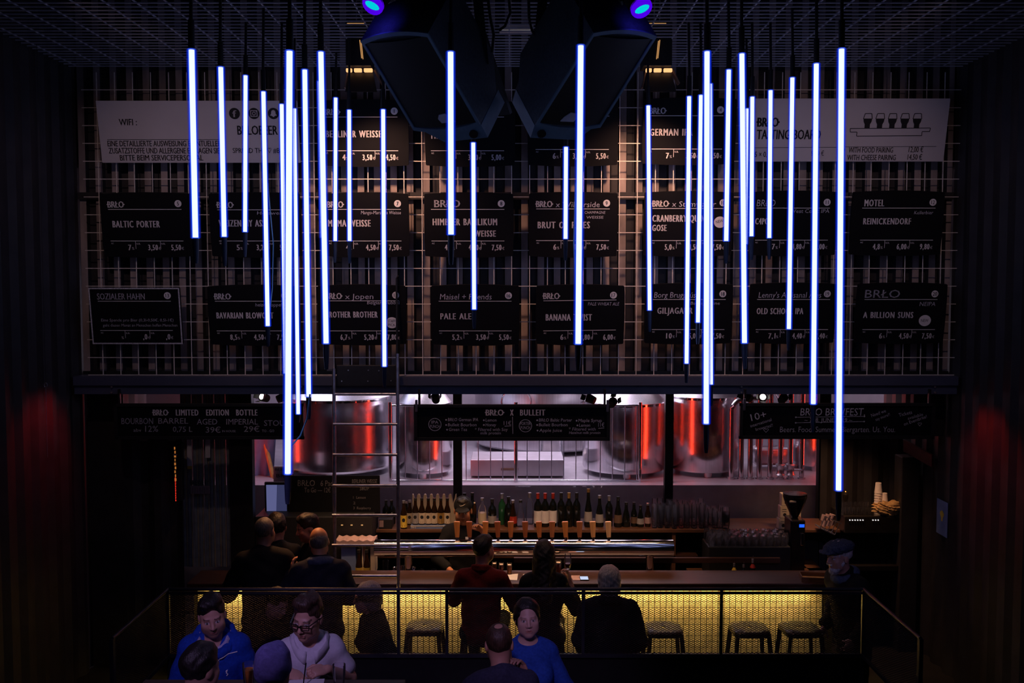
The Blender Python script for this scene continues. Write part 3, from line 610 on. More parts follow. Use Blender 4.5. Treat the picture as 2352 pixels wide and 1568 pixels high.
# ------------------------------------------------------------ loudspeakers
def loudspeaker(q, Ys, back, depth, label, mirror):
    """q: four grille corners (tl,tr,br,bl) in photo pixels with their distances"""
    P = [at(px, py, y) for (px, py), y in zip(q, Ys)]; c = sum(P, Vector()) / 4
    n = (P[1] - P[0]).cross(P[3] - P[0]).normalized()
    if n.y > 0: n = -n                                  # toward the hall
    bk = (-n + Vector(back)).normalized() * depth
    t = thing('loudspeaker', c, label, 'loudspeaker', 'stage loudspeakers'); L = [p - c for p in P]
    nx, nz = 8, 8
    def S_(u, v, d):                                    # bowed front
        p = L[0] * (1 - u) * (1 - v) + L[1] * u * (1 - v) + L[2] * u * v + L[3] * (1 - u) * v
        return p + n * d
    # cabinet: front rim polygon pushed back and tapered
    rim = [(i / nx, 0) for i in range(nx)] + [(1, i / nz) for i in range(nz)] + [(1 - i / nx, 1) for i in range(nx)] + [(0, 1 - i / nz) for i in range(nz)]
    def edge(u, v):                                     # the top and bottom edges bow outward
        p = S_(u, v, 0); w = 4 * u * (1 - u) * 0.035
        dv = (L[3] - L[0]).normalized(); return p + dv * w * (2 * v - 1) * (1 if v in (0, 1) else 0)
    F0 = [edge(u, v) for u, v in rim]; cen = sum(F0, Vector()) / len(F0); m_ = len(F0)
    B1 = [p + bk * 0.55 for p in F0]; B2 = [cen + (p - cen) * 0.72 + bk for p in F0]
    mb = MB(); vs = F0 + B1 + B2; fs = []
    for k in range(2):
        for i in range(m_): fs.append((k * m_ + i, k * m_ + (i + 1) % m_, (k + 1) * m_ + (i + 1) % m_, (k + 1) * m_ + i))
    fs.append(tuple(range(2 * m_, 3 * m_))); mb.add(vs, fs); mb.add(F0, [tuple(range(m_))])
    mb.build('cabinet', 'speaker_box', t, 35)
    # frame around the grille
    mb = MB(); IN = [cen + (p - cen) * 0.93 for p in F0]
    vs = [p + n * 0.012 for p in F0] + [p + n * 0.012 for p in IN] + F0 + [p - n * 0.01 for p in IN]
    for i in range(m_):
        j = (i + 1) % m_; fs = [(i, j, m_ + j, m_ + i), (i, 2 * m_ + i, 2 * m_ + j, j), (m_ + i, m_ + j, 3 * m_ + j, 3 * m_ + i)]
        mb.add([vs[k] for k in (i, j, m_ + j, m_ + i)], [(0, 1, 2, 3)]); mb.add([vs[k] for k in (i, 2 * m_ + i, 2 * m_ + j, j)], [(0, 1, 2, 3)]); mb.add([vs[k] for k in (m_ + i, m_ + j, 3 * m_ + j, 3 * m_ + i)], [(0, 1, 2, 3)])
    mb.build('front_frame', 'speaker_trim', t)
    mb = MB(); G = []
    for j in range(nz + 1):
        for i in range(nx + 1):
            u, v = i / nx, j / nz; G.append(cen + (S_(0.02 + 0.96 * u, 0.01 + 0.98 * v, 0.004 + 0.02 * 4 * u * (1 - u)) - cen) * 0.96)
    mb.add(G, [(j * (nx + 1) + i, j * (nx + 1) + i + 1, (j + 1) * (nx + 1) + i + 1, (j + 1) * (nx + 1) + i) for j in range(nz) for i in range(nx)])
    mb.build('grille', 'speaker_grille', t, 60, flip=False)
    # badge low on the grille
    u0 = 0.30; bd = [S_(u, v, 0.03) for u, v in ((0.52, 0.83), (0.62, 0.82), (0.68, 0.87), (0.70, 0.92), (0.50, 0.92), (0.48, 0.87))] if not mirror else [S_(u, v, 0.03) for u, v in ((0.38, 0.82), (0.48, 0.83), (0.52, 0.87), (0.50, 0.92), (0.30, 0.92), (0.32, 0.87))]
    mb = MB(); mb.add(bd + [p - n * 0.006 for p in bd], [tuple(range(6)), tuple(range(11, 5, -1))] + [(i, i + 6, (i + 1) % 6 + 6, (i + 1) % 6) for i in range(6)])
    mb.build('badge', 'speaker_badge', t)
    # bracket plate under the lower end, with its knob
    dv = (L[3] - L[0]).normalized(); du = (L[1] - L[0]).normalized()
    p0, p1 = edge(0.12 if not mirror else 0, 1), edge(1 if not mirror else 0.9, 1)
    w = p1 - p0; down = dv * 0.10
    pl = [p0 + w * 0.05, p1, p1 + bk * 0.35, p1 + bk * 0.35 + down, p1 + down * 0.9, p0 + w * 0.35 + down] if not mirror else [p1 - w * 0.02, p0, p0 + bk * 0.35, p0 + bk * 0.35 + down, p0 + down * 0.9, p1 - w * 0.3 + down]
    mb = MB(); off = bk.normalized() * 0.05
    a = [p0 + dv * 0.006, p1 + dv * 0.006, p1 + down * 1.1, p0 + w * (0.25 if not mirror else 0.06) + down * 1.1]
    if mirror: a = [p0 + dv * 0.006, p1 + dv * 0.006, p1 - w * 0.12 + down * 1.1, p0 + w * 0.06 + down * 1.1]
    mb.hexa([q_ for q_ in a] + [q_ + bk * 0.6 for q_ in a]); br = mb.build('bracket', 'speaker_trim', t)
    e = (a[1] * 0.82 + a[0] * 0.18 if not mirror else a[0] * 0.82 + a[1] * 0.18) + down * 0.55
    MB().tube([e - off * 0.1, e + n * 0.02], 0.028, 12).build('knob', 'plastic_black', t)
    return t
loudspeaker([(829, 92), (984, 74), (1104, 285), (951, 297)], (5.95, 5.80, 6.25, 6.40), (0.25, 0, 0.32), 0.50, 'black loudspeaker hung in the middle left, its face turned to the left', False)
loudspeaker([(1362, 73), (1508, 81), (1378, 290), (1229, 286)], (5.80, 5.95, 6.40, 6.25), (-0.25, 0, 0.32), 0.50, 'black loudspeaker hung in the middle right, its face turned to the right', True)
# truss and hardware they hang from
t = thing('speaker_truss', at(1186, 40, 6.2), 'black truss with poles and clamps between the two loudspeakers', 'truss'); o = t.location
for px in (1092, 1252): MB().bar(at(px, -60, 6.35) - o, at(px + (20 if px < 1186 else -20), 150, 6.35) - o, 0.06).build('pole', 'black_steel', t)
MB().bar(at(930, -30, 6.3) - o, at(1430, -30, 6.3) - o, 0.10, 0.08).build('crossbar', 'black_steel', t)
for (a, b) in (((1100, 80), (1160, 262)), ((1246, 80), (1192, 235))):
    p, q = at(*a, 6.5) - o, at(*b, 6.75) - o; MB().bar(p, q, 0.10, 0.03).build('hanging_arm', 'black_steel', t)
for pts in (((1168, -10), (1172, 30), (1160, 60), (1146, 70)), ((1214, -10), (1215, 40), (1222, 70), (1230, 85)), ((1262, 10), (1268, 30), (1275, 45), (1262, 60)), ((1120, -10), (1126, 40), (1134, 80), (1130, 120))):
    MB().tube([at(x, y, 6.3) - o for x, y in pts], 0.009, 6).build('cable', 'cable_black', t, 60)
# white ceiling unit between them
t = thing('ceiling_unit', at(1185, 66, 8.4), 'small white box lamp on the ceiling mesh between the loudspeakers', 'ceiling lamp'); o = t.location
p, q = at(1147, 58, 8.4) - o, at(1225, 75, 8.4) - o
MB().bbox(p.x, q.x, -0.05, 0.05, q.z, p.z, 0.006).build('housing', 'plastic_white', t); MB().box(p.x + 0.01, q.x, -0.052, -0.046, q.z, q.z + 0.008).build('lit_edge', 'white_led', t)
# blue lamps
for (px, py, lab, rz) in ((857, 10, 'blue stage lamp at the upper left corner of the left loudspeaker', 0.5), (1473, 18, 'blue stage lamp above the right loudspeaker', -0.45)):
    t = thing('blue_stage_lamp', at(px, py, 5.6), lab, 'stage lamp', None, (R(-38), rz * 0.9, 0))
    MB().lathe([(0.055, 0.03), (0.062, 0.0), (0.062, 0.2), (0.04, 0.24)], n=20).build('lamp_can', 'lamp_black', t, 40)
    MB().lathe([(0.060, -0.012), (0.062, -0.004), (0.062, 0.012), (0.060, 0.014)], n=20).build('rim', 'violet_led', t, 40)
    MB().lathe([(0.040, -0.016), (0.044, -0.011), (0.044, -0.006), (0.03, -0.005)], n=14, sq=0.55).build('lens', 'cyan_led', t, 40)
    MB().bar((-0.075, 0, 0.1), (-0.075, 0, 0.36), 0.012, 0.03).build('yoke', 'lamp_black', t)
# barn-door stage lamps facing the corrugated wall
for (px, lab, sg) in ((830, 'barn-door stage lamp lit orange, behind the left loudspeaker', 1), (1512, 'barn-door stage lamp lit orange, behind the right loudspeaker', -1)):
    Y = 8.55; t = thing('stage_lamp', at(px, 168, Y), lab, 'stage lamp'); s = 1 / (F / Y)
    def b(x0, x1, y0, y1, z0, z1, n_, m_): return MB().bbox(x0 * s, x1 * s, y0, y1, z0 * s, z1 * s, 0.004, 1).build(n_, m_, t)
    b(-30 if sg > 0 else -38, 26, -0.12, 0.10, 10, 106, 'housing', 'lamp_black')
    bb = MB(); bb.bar((6 * s * sg, -0.125, 26 * s), (2 * s * sg, -0.125, 66 * s), 0.006, 0.004); bb.bar((9 * s * sg, -0.125, 24 * s), (5 * s * sg, -0.125, 64 * s), 0.006, 0.004); bb.box(-26 * s, 12 * s, -0.124, -0.121, 101 * s, 103 * s)
    bb.build('lit_slot', 'dim_glow', t)
    for x0, x1 in ((-31, -18), (-13, 4), (9, 28)): b(x0, x1, -0.09, -0.06, -2, 6, 'glowing_edge', 'lamp_glow')
    MB().hexa([Vector(v) * s for v in ((-30, -10, 4), (-38, -10, -34), (-38, 10, -34), (-30, 10, 4), (-27, -10, 4), (-35, -10, -34), (-35, 10, -34), (-27, 10, 4))]).build('barn_door', 'barn_door', t)
    MB().hexa([Vector(v) * s for v in ((29, -10, 4), (45, -10, -26), (45, 10, -26), (29, 10, 4), (33, -10, 6), (48, -10, -24), (48, 10, -24), (33, 10, 6))]).build('barn_door', 'barn_door', t)
    MB().hexa([Vector(v) * s for v in ((-26, -12, -2), (-34, -22, -46), (38, -22, -46), (28, -12, -2), (-26, -10, -2), (-34, -20, -46), (38, -20, -46), (28, -10, -2))]).build('barn_door', 'lamp_black', t)
    MB().bar((-4 * s, 0, 100 * s), (-4 * s, 0, 160 * s), 0.03).build('yoke', 'lamp_black', t)

# ------------------------------------------------------------ ladder and plates
Yl = 9.05
t = thing('ladder', (xs(838, Yl), Yl, 0.0), 'tall silver ladder standing against the beam, left of the middle', 'ladder'); o = t.location
for a, b in ((767, 761), (914, 911)):
    top = at(a, 846 if a < 800 else 640, 9.30) if a < 800 else at(913, 812, 9.30); ft = Vector((xs(b, 8.95), 8.95, 0.0))
    MB().tube([top - o, ft - o], 0.0165, 10).build('rail', 'galvanised', t, 50)
for k, py in enumerate((905, 974, 1044, 1115, 1183, 1252, 1322)):
    Y = 9.27 - 0.05 * k; MB().tube([at(766 - k * 0.7, py, Y) - o, at(913 - k * 0.3, py, Y) - o], 0.0135, 10).build('rung', 'galvanised', t, 50)
MB().tube([at(912, 812, 9.30) - o, at(911, 670, 9.30) - o, at(911, 640, 9.30) - o, at(915, 632, 9.3) - o], 0.010, 8).build('hook_pole', 'black_steel', t, 50)
t = thing('hatch_plate', at(842, 861, 9.36), 'dark riveted plate box on the beam above the ladder', 'plate'); o = t.location
p, q = at(774, 838, 9.36) - o, at(910, 886, 9.36) - o
MB().bbox(p.x, q.x, -0.03, 0.02, q.z, p.z, 0.006).build('plate', 'black_steel', t)
for px, py in ((800, 850), (846, 850), (870, 851), (785, 875), (845, 875), (898, 874)):
    c_ = at(px, py, 9.33) - o; MB().tube([c_, c_ + Vector((0, -0.006, 0))], 0.006, 8).build('rivet', 'cap_silver', t)
# hook hanging on the left
t = thing('hanging_hook', at(106, 880, 8.6), 'thin wire with a loop hanging before the left wall', 'hook'); o = t.location
pts = [at(105 + 3.5 * math.sin(a), 884 - 5 * math.cos(a), 8.6) - o for a in np.linspace(-2.6, 2.6, 12)]
MB().tube(pts, 0.004, 6).build('loop', 'cap_silver', t, 60); MB().tube([at(105, 890, 8.6) - o, at(109, 1050, 8.6) - o], 0.003, 6).build('wire', 'galvanised', t); MB().tube([at(105, 879, 8.6) - o, Vector((at(105, 879, 8.6).x, 8.6, 5.84)) - o], 0.002, 5).build('line', 'cable_black', t)
# ------------------------------------------------------------ brewery behind the glass
ZP = 1.475
def tank(cx, r_px, Y, top_py, label, dome=0.35, m='stainless', legs=True, rim=True):
    """upright steel vessel with a conical top, centred on photo column cx"""
    r = r_px / (F / Y); zt = zs(top_py, Y - r) - ZP; t = thing('brewing_tank', (xs(cx, Y), Y, ZP), label, 'brewing tank', 'steel tanks in the brewery')
    MB().lathe([(r * 0.97, 0.06), (r, 0.09), (r, zt - 0.02), (r * 0.99, zt)], n=56).build('vessel', m, t, 30)
    MB().lathe([(r * 0.99, zt + 0.001), (r * 0.55, zt + dome * 0.55), (r * 0.18, zt + dome), (r * 0.16, zt + dome + 0.1)], n=48).build('conical_top', 'stainless_rough', t, 30)
    MB().lathe([(r * 1.012, zt - 0.03), (r * 1.012, zt - 0.005)], n=48).build('rim', 'chrome', t, 30)
    for k in range(3):
        a = 0.5 + k * 2 * PI / 3; MB().lathe([(0.05, 0.0), (0.05, 0.14)], (r * 0.8 * math.cos(a), r * 0.8 * math.sin(a), 0), 10).build('foot', 'stainless_rough', t, 40)
    return t
t1 = tank(775, 126, 12.4, 921, 'large steel tank with red and yellow glare, behind the ladder')
tank(975, 62, 12.1, 930, 'slim steel tank right of the ladder with a red streak')
t3 = tank(1255, 165, 14.3, 860, 'widest pale steel tank in the middle of the brewery', m='stainless_rough')
MB().tube([Vector((t3.location.x * 0 + xs(1186 + 34 * math.cos(a), 13.15) - t3.location.x, 13.15 - 14.3, zs(924 + 34 * math.sin(a), 13.15) - ZP)) for a in np.linspace(0, 2 * PI, 25)], 0.014, 8).build('manway_ring', 'chrome', t3, 60)
tank(1435, 96, 12.25, 930, 'steel tank left of the right black column')
tank(1618, 80, 12.25, 915, 'steel tank right of the right black column, with a red side')
tank(1868, 44, 12.5, 880, 'narrow steel tank glowing red at the right end of the brewery')
# red and amber lamps standing in the brewery
for px, Y, z1, lab in ((552, 11.75, 2.9, 'red light tube behind the left dark column'), (1050, 11.6, 2.75, 'red light tube behind the middle dark column'),
                       (1540, 11.6, 2.75, 'red light tube behind the right dark column'), (1899, 11.75, 2.75, 'red light tube behind the far right dark column')):
    t = thing('red_light_tube', (xs(px, Y), Y, 1.475), lab, 'light tube', 'red tubes in the brewery')
    MB().tube([(0, 0, 0.10), (0, 0, z1 - 1.475)], 0.016, 10).build('tube', 'red_neon', t, 40); MB().lathe(cyl(0.04, 0.10), n=12).build('base', 'black_steel', t, 40)
# pipes in front of the right tanks
for k, (px, lab) in enumerate(((1683, 'bent steel pipe with an arched top, left of the pipe row'), (1706, 'second upright steel pipe, right of the arched one'), (1727, 'third steel pipe of the row lit red'), (1748, 'fourth steel pipe of the row lit red'),
                               (1773, 'fifth steel pipe of the row lit red'), (1797, 'sixth steel pipe of the row, valve in the middle'), (1820, 'seventh steel pipe of the row, valve in the middle'), (1846, 'rightmost steel pipe of the row lit red'))):
    Y = 11.80; t = thing('steel_pipe', (xs(px, Y), Y, ZP), lab, 'pipe', 'steel pipes in the brewery'); r = 0.031
    if k == 0:
        zt = zs(945, Y) - ZP; pts = [(0, 0, 0), (0, 0, zt)] + [(0.16 * (1 - math.cos(a)), 0, zt + 0.16 * math.sin(a)) for a in np.linspace(0.2, PI / 2, 6)] + [(0.4, 0, zt + 0.16)]
        MB().tube(pts, r, 14).build('tube', 'stainless', t, 40)
    else: MB().tube([(0, 0, 0), (0, 0, 1.4)], r, 14).build('tube', 'stainless', t, 40)
    MB().lathe(cyl(0.045, 0.02), n=14).build('flange', 'stainless_rough', t, 40)
    if k in (5, 6):
        zv = zs(1078, Y) - ZP; MB().lathe([(0.05, -0.07), (0.06, -0.06), (0.045, -0.04), (0.045, 0.04), (0.06, 0.06), (0.05, 0.07)], (0.0, 0, zv), 14).build('valve', 'stainless_rough', t, 40)
        MB().tube([(0.04, -0.02, zv), (0.13, -0.03, zv), (0.15, -0.03, zv + 0.06)], 0.012, 8).build('valve_lever', 'stainless_rough', t, 40)
# equipment behind the pipes
t = thing('valve_stand', (xs(1772, 12.5), 12.5, ZP), 'small pump stand with upright levers behind the pipe row', 'pump'); o = t.location
MB().bbox(-0.22, 0.22, -0.12, 0.12, 0.05, 0.28, 0.05, 3).build('pump_body', 'stainless_rough', t, 40)
for a in (-0.16, 0.02, 0.16): MB().tube([(a, 0, 0.25), (a, 0, 0.42), (a + 0.03, 0, 0.5)], 0.02, 8).build('lever', 'foil_red', t, 40)
MB().tube([(-0.1, 0.05, 0.28), (-0.05, 0.05, 0.8), (0.03, 0.05, 1.0), (0.12, 0.05, 0.85)], 0.02, 8).build('hose', 'stainless_rough', t, 40)
struct(MB().box(xs(1730, 13.6), xs(1835, 13.6), 13.55, 13.6, ZP, 3.2).build('partition_right', 'brew_wall'))
# guard railing of the brewery platform
t = thing('brewery_railing', (0, 11.62, ZP), 'steel guard railing with thin bars behind the glass', 'railing'); Yr = 11.62
zr0, zr1 = zs(1103, Yr) - ZP, zs(931, Yr) - ZP
for a, b in ((899, 1040), (1060, 1475)):
    MB().tube([(xs(a, Yr), 0, zr1), (xs(b, Yr), 0, zr1)], 0.013, 8).build('top_rail', 'chrome', t, 50); MB().tube([(xs(a, Yr), 0, zr0), (xs(b, Yr), 0, zr0)], 0.010, 8).build('bottom_rail', 'chrome', t, 50)
for px in (895, 1185, 1472): MB().tube([(xs(px, Yr), 0, -0.25), (xs(px, Yr), 0, zr1 + 0.04)], 0.022, 10).build('post', 'stainless', t, 50)
for k in range(20):
    px = 929 + 28.2 * k
    if abs(px - 1185) > 8 and not 1036 < px < 1064: MB().tube([(xs(px, Yr), 0, zr0), (xs(px, Yr), 0, zr1)], 0.0055, 6).build('baluster', 'galvanised', t)
# pale cabinet and steps in the middle
t = thing('steel_cabinet', (xs(1188, 12.15), 12.15, ZP), 'low pale steel cabinet standing in front of the widest tank', 'cabinet')
x = xs(1296, 11.9) - t.location.x; z = zs(1054, 11.9) - ZP
MB().bbox(-x, x, -0.3, 0.3, 0.02, z, 0.01).build('body', 'platform_steel', t); MB().bbox(-x * 0.35, x * 0.02, -0.31, -0.299, z * 0.42, z * 0.55, 0.003).build('long_handle', 'barn_door', t)
t = thing('step_ladder', (xs(1268, 12.72), 12.72, ZP), 'small white step ladder beside the widest tank', 'step ladder'); o = t.location
za, zb = zs(1050, 12.9) - ZP, zs(1035, 12.9) - ZP
for zz in (za * 0.5, za): MB().bbox(-0.13, 0.12, -0.12, 0.1, zz - 0.02, zz + 0.02, 0.004).build('step', 'plastic_white', t)
for sx in (-0.14, 0.13):
    MB().bar((sx, -0.14, 0), (sx * 0.85, 0.05, za + 0.55), 0.022).build('side_rail', 'galvanised', t); MB().bar((sx, 0.3, 0), (sx * 0.85, 0.06, za + 0.5), 0.02).build('leg', 'galvanised', t)
# objects in the side opening on the left
t = thing('broom', (xs(632, 11.9), 11.9, ZP), 'wooden broom handle leaning behind the glass on the left', 'broom'); o = t.location
MB().tube([at(632, 1120, 11.85) - o, at(602, 985, 12.1) - o], 0.028, 10).build('handle', 'broom_wood', t, 50); MB().bbox(-0.03, 0.2, -0.1, 0.02, -0.02, 0.06, 0.01).build('brush', 'kraft', t)
t = thing('hanging_apron', at(590, 1060, 12.0), 'pale violet cloth hanging behind the glass on the left', 'cloth'); o = t.location
mb = MB(); n = 14; vs = []
for j in range(10):
    for i in range(n):
        u, v = i / (n - 1), j / 9; vs.append((-0.12 + 0.36 * u * (1 - 0.15 * v), 0.03 * math.sin(u * 14 + v) * (0.3 + v), 0.35 - 0.62 * v - 0.03 * math.sin(u * 5)))
mb.add(vs, [(j * n + i, j * n + i + 1, (j + 1) * n + i + 1, (j + 1) * n + i) for j in range(9) for i in range(n - 1)]); ap = mb.build('cloth', 'card_blue', t, 80)
sm = ap.modifiers.new('s', 'SOLIDIFY'); sm.thickness = 0.01
t = thing('storage_crate', (xs(592, 11.75), 11.75, ZP - 0.35), 'grey violet crate behind the glass, left of the screen', 'crate'); 
MB().bbox(-0.13, 0.13, -0.1, 0.1, 0, zs(1136, 11.65) - ZP + 0.35, 0.01).build('body', 'brew_wall', t)
t, fn, s = board_frame(628, 1066, 666, 1108, 11.136, 0, 'white paper sign with black capitals behind the longest left tube', 'paper sign', 'paper_sign')
plate(fn, s, 628, 1070, 668, 1108, 'paper_white', t, 'sheet', th=0.006, r=1); L = MB(); f2 = lambda a, b: fn(a, b, 0.002)
text(L, 'BRŁO', f2, 635, 676, 1096, 8, 0.004); text(L, 'BERLIN', f2, 632, 668, 1080, 6, 0.01); L.build('lettering', 'black_letter', t, flip=False)

# ------------------------------------------------------------ bar
BX0, BX1 = -3.05, 3.08
zc0 = 1.0
t = thing('bar_counter', (0, 9.3, 0), 'long dark wooden bar counter with a tiled front lit yellow', 'bar counter')
MB().bbox(BX0, BX1, -0.12, 0.32, zc0 - 0.055, zc0, 0.008).build('counter_top', 'bar_wood', t)
fr = MB(); fx0, fx1 = xs(440, 9.36), xs(1903, 9.36); fr.box(BX0, BX1, 0.10, 0.12, 0.0, zc0 - 0.056)
fr.build('front_backing', 'bar_groove', t)
tl = MB(); w = 0.0555; n = int((fx1 - fx0) / w); zt = zc0 - 0.075
for i in range(n):
    for j in range(15):
        x0 = fx0 + i * w; z1 = zt - j * w; tl.box(x0 + 0.0045, x0 + w - 0.003, 0.092, 0.0995, z1 - w + 0.003, z1 - 0.002)
tl.build('front_tiles', 'bar_front', t, flip=False)
MB().box(fx0, fx1, -0.045, -0.035, zc0 - 0.066, zc0 - 0.058).build('light_strip', 'strip_led', t)
mb = MB(); mb.box(xs(860, 9.8), xs(1600, 9.8), 0.32, 0.58, 0.80, 0.84); mb.box(xs(1600, 9.8), xs(1928, 9.8), 0.32, 0.95, 0.80, 0.84); mb.box(xs(1928, 9.8), BX1, 0.32, 1.30, 0.80, 0.84); mb.box(BX0, xs(860, 9.8), 0.32, 0.66, 0.80, 0.84); mb.build('work_top', 'shelf_wood', t)
MB().box(xs(860, 9.8), xs(1600, 9.8), 0.54, 0.58, 0.0, 0.80).build('back_panel', 'bar_groove', t)
MB().bbox(xs(1180, 9.8), xs(1800, 9.8), 0.49, 0.52, 1.02, 1.075, 0.004).build('glass_rail', 'bar_wood', t)
# beer tower: long horizontal chrome pipe on posts, with its tap handles
Yt = 9.68; zt = 1.205
t = thing('beer_tower', (0, Yt, 0.84), 'long chrome pipe of the beer tower lying across the bar', 'beer tower')
xa, xb = xs(857, Yt), xs(1551, Yt); zz = zt - 0.84
MB().tube([(xa, 0, zz), (xa + 0.004, 0, zz), (xb - 0.004, 0, zz), (xb, 0, zz)], [0.078, 0.083, 0.083, 0.078], 40).build('pipe', 'chrome', t, 30)
for px in (935, 1250, 1496): MB().lathe([(0.075, 0.0), (0.075, 0.012), (0.04, 0.018), (0.04, zz - 0.07)], (xs(px, Yt), 0, 0), 18).build('post', 'chrome', t, 35)
for k in range(12): MB().tube([(xa + 0.12 + k * 0.235, 0.078, zz + 0.03), (xa + 0.12 + k * 0.235, 0.15, zz + 0.01), (xa + 0.12 + k * 0.235, 0.155, zz - 0.07)], 0.010, 8).build('spout', 'chrome', t, 40)
HX = [(1049, 0), (1078, 1), (1114, 0), (1144, 1), (1173, 2), (1207, 1), (1240, 2), (1269, 3), (1301, 0), (1333, 3), (1365, 4), (1401, 5)]
nm = ['behind which the bartender stands', 'second from the left on the chrome pipe', 'third from the left, above the man in red', 'fourth from the left, dark red', 'fifth from the left', 'sixth from the left, dark red', 'seventh from the left, above the long-haired woman', 'eighth from the left', 'fourth from the right', 'third from the right', 'second from the right, pale', 'rightmost and palest']
for (px, mi), q in zip(HX, nm):
    tl_ = random.uniform(-3, 3); t = thing('tap_handle', (xs(px, Yt), Yt, zt + 0.081), 'wooden beer tap handle, %s' % q, 'tap handle', 'tap handles on the beer tower', (0, R(tl_), 0))
    MB().lathe([(0.014, 0), (0.014, 0.02), (0.010, 0.03)], n=10).build('ferrule', 'chrome', t, 40)
    w0, w1, h = 0.019, 0.030, 0.175; v = []
    for z, w in ((0.028, w0), (h, w1), (h + 0.007, w1 * 0.85)):
        for sx, sy in ((-1, -1), (1, -1), (1, 1), (-1, 1)): v.append((sx * w, sy * 0.016, z))
    v[5] = (v[5][0], v[5][1], v[5][2] + 0.004)
    mb = MB(); mb.add(v, [(0, 3, 2, 1), (8, 9, 10, 11)] + [(k * 4 + i, k * 4 + (i + 1) % 4, k * 4 + 4 + (i + 1) % 4, k * 4 + 4 + i) for k in range(2) for i in range(4)])
    mb.build('paddle', 'handle_wood_%d' % mi, t)
# back bar shelf
Ys = 10.5; zS = 1.235
t = thing('back_bar', (0, Ys, 0), 'long wooden back bar shelf carrying the bottles', 'back bar')
MB().bbox(xs(858, Ys), xs(1926, Ys), -0.22, 0.30, zS - 0.03, zS, 0.004).build('shelf_top', 'shelf_wood', t)
MB().box(xs(858, Ys), xs(1926, Ys), 0.26, 0.30, 0.0, zS - 0.03).build('back_panel', 'bar_groove', t)
for px in (861, 1060, 1300, 1545, 1640, 1780): MB().bbox(xs(px, Ys) - 0.02, xs(px, Ys) + 0.02, -0.20, 0.26, 0.0, zS - 0.03, 0.003).build('upright', 'shelf_wood', t)
MB().bbox(xs(858, Ys), xs(1600, Ys), -0.2, 0.26, 0.93, 0.96, 0.003).build('lower_shelf', 'bar_wood', t)
# ---- bottles
PROF = {
 'beer': [(0.028, 0), (0.031, 0.006), (0.031, 0.115), (0.029, 0.135), (0.016, 0.175), (0.0135, 0.225), (0.0145, 0.232)],
 'wine': [(0.034, 0), (0.037, 0.006), (0.037, 0.19), (0.032, 0.215), (0.015, 0.245), (0.0145, 0.30), (0.0155, 0.305)],
 'spirit': [(0.036, 0), (0.040, 0.008), (0.040, 0.15), (0.034, 0.175), (0.015, 0.20), (0.014, 0.245), (0.016, 0.25)],
 'bulb': [(0.036, 0), (0.041, 0.008), (0.039, 0.06), (0.030, 0.12), (0.017, 0.17), (0.0135, 0.225), (0.015, 0.23)]}
def radius(kind, z):
    p = PROF[kind]
    for (r0, z0), (r1, z1) in zip(p, p[1:]):
        if z0 <= z <= z1: return r0 + (r1 - r0) * (z - z0) / max(z1 - z0, 1e-6)
    return p[-1][0]
_bt = {}
def bottle(px, top_py, Y, zb, kind, gm, lm, cm, label, group='bottles on the back bar', lz=(0.2, 0.55), emblem=False):
    h = zs(top_py, Y) - zb; k = (kind, gm, lm, cm, lz, emblem); full = PROF[kind][-1][1] + 0.008
    if k not in _bt:
        o = MB().lathe(PROF[kind], n=16).build('bottle', gm, None, 40)
        H = PROF[kind][-1][1]
        if lm:
            z0, z1 = lz[0] * H, lz[1] * H; zz = np.linspace(z0, z1, 5)
            MB().lathe([(radius(kind, z) + 0.0008, z) for z in zz], n=16).build('label', lm, o, 40)
            if emblem:
                mb = MB(); rr = radius(kind, (z0 + z1) / 2) + 0.0018; pts = []; zc_ = z0 + (z1 - z0) * 0.62
                for q in range(14):
                    a = 2 * PI * q / 14; x = 0.0155 * math.cos(a); z = zc_ + 0.0165 * math.sin(a); an = x / rr; pts.append((rr * math.sin(an), -rr * math.cos(an), z))
                mb.add(pts, [tuple(range(14))]); mb.add([(rr * math.sin(a), -rr * math.cos(a), z) for a, z in ((-0.4, z0 + 0.010), (0.4, z0 + 0.010), (0.4, z0 + 0.017), (-0.4, z0 + 0.017))], [(0, 1, 2, 3)])
                mb.build('emblem', 'black_letter', o, flip=False)
        MB().lathe([(radius(kind, H * 0.86) + 0.001, H * (0.86 if kind == 'wine' else 0.94)), (PROF[kind][-1][0] + 0.001, H), (PROF[kind][-1][0] + 0.001, H + 0.008)], n=12).build('cap', cm, o, 40)
        _bt[k] = o; b = o
    else: b = copy_tree(_bt[k])
    sc = h / full; b.location = (xs(px, Y), Y, zb); b.scale = (min(sc, 1.12), min(sc, 1.12), sc); b.rotation_euler = (0, 0, random.uniform(-0.3, 0.3) if not emblem else random.uniform(-.1, .1))
    tag(b, label, 'bottle', group); return b
zt_ = zS + 0.035
t = thing('bottle_tray', (xs(983, 10.42), 10.42, zS), 'dark blue tray holding a row of brown beer bottles', 'tray')
x = xs(1024, 10.42) - t.location.x; MB().bbox(-x, x, -0.10, 0.10, 0, 0.03, 0.003).build('body', 'card_blue', t); MB().bbox(-x, x, -0.104, -0.094, 0.026, 0.033, 0.002).build('edge', 'paper_cream', t)
L = MB(); fnl = lambda a, b: ((a - 983) / 219, -0.1045, (1213 - b) / 219 - 0.0); text(L, 'BRŁO', fnl, 945, 955, 1212, 5, 0.02); L.build('lettering', 'paper_white', t, flip=False)
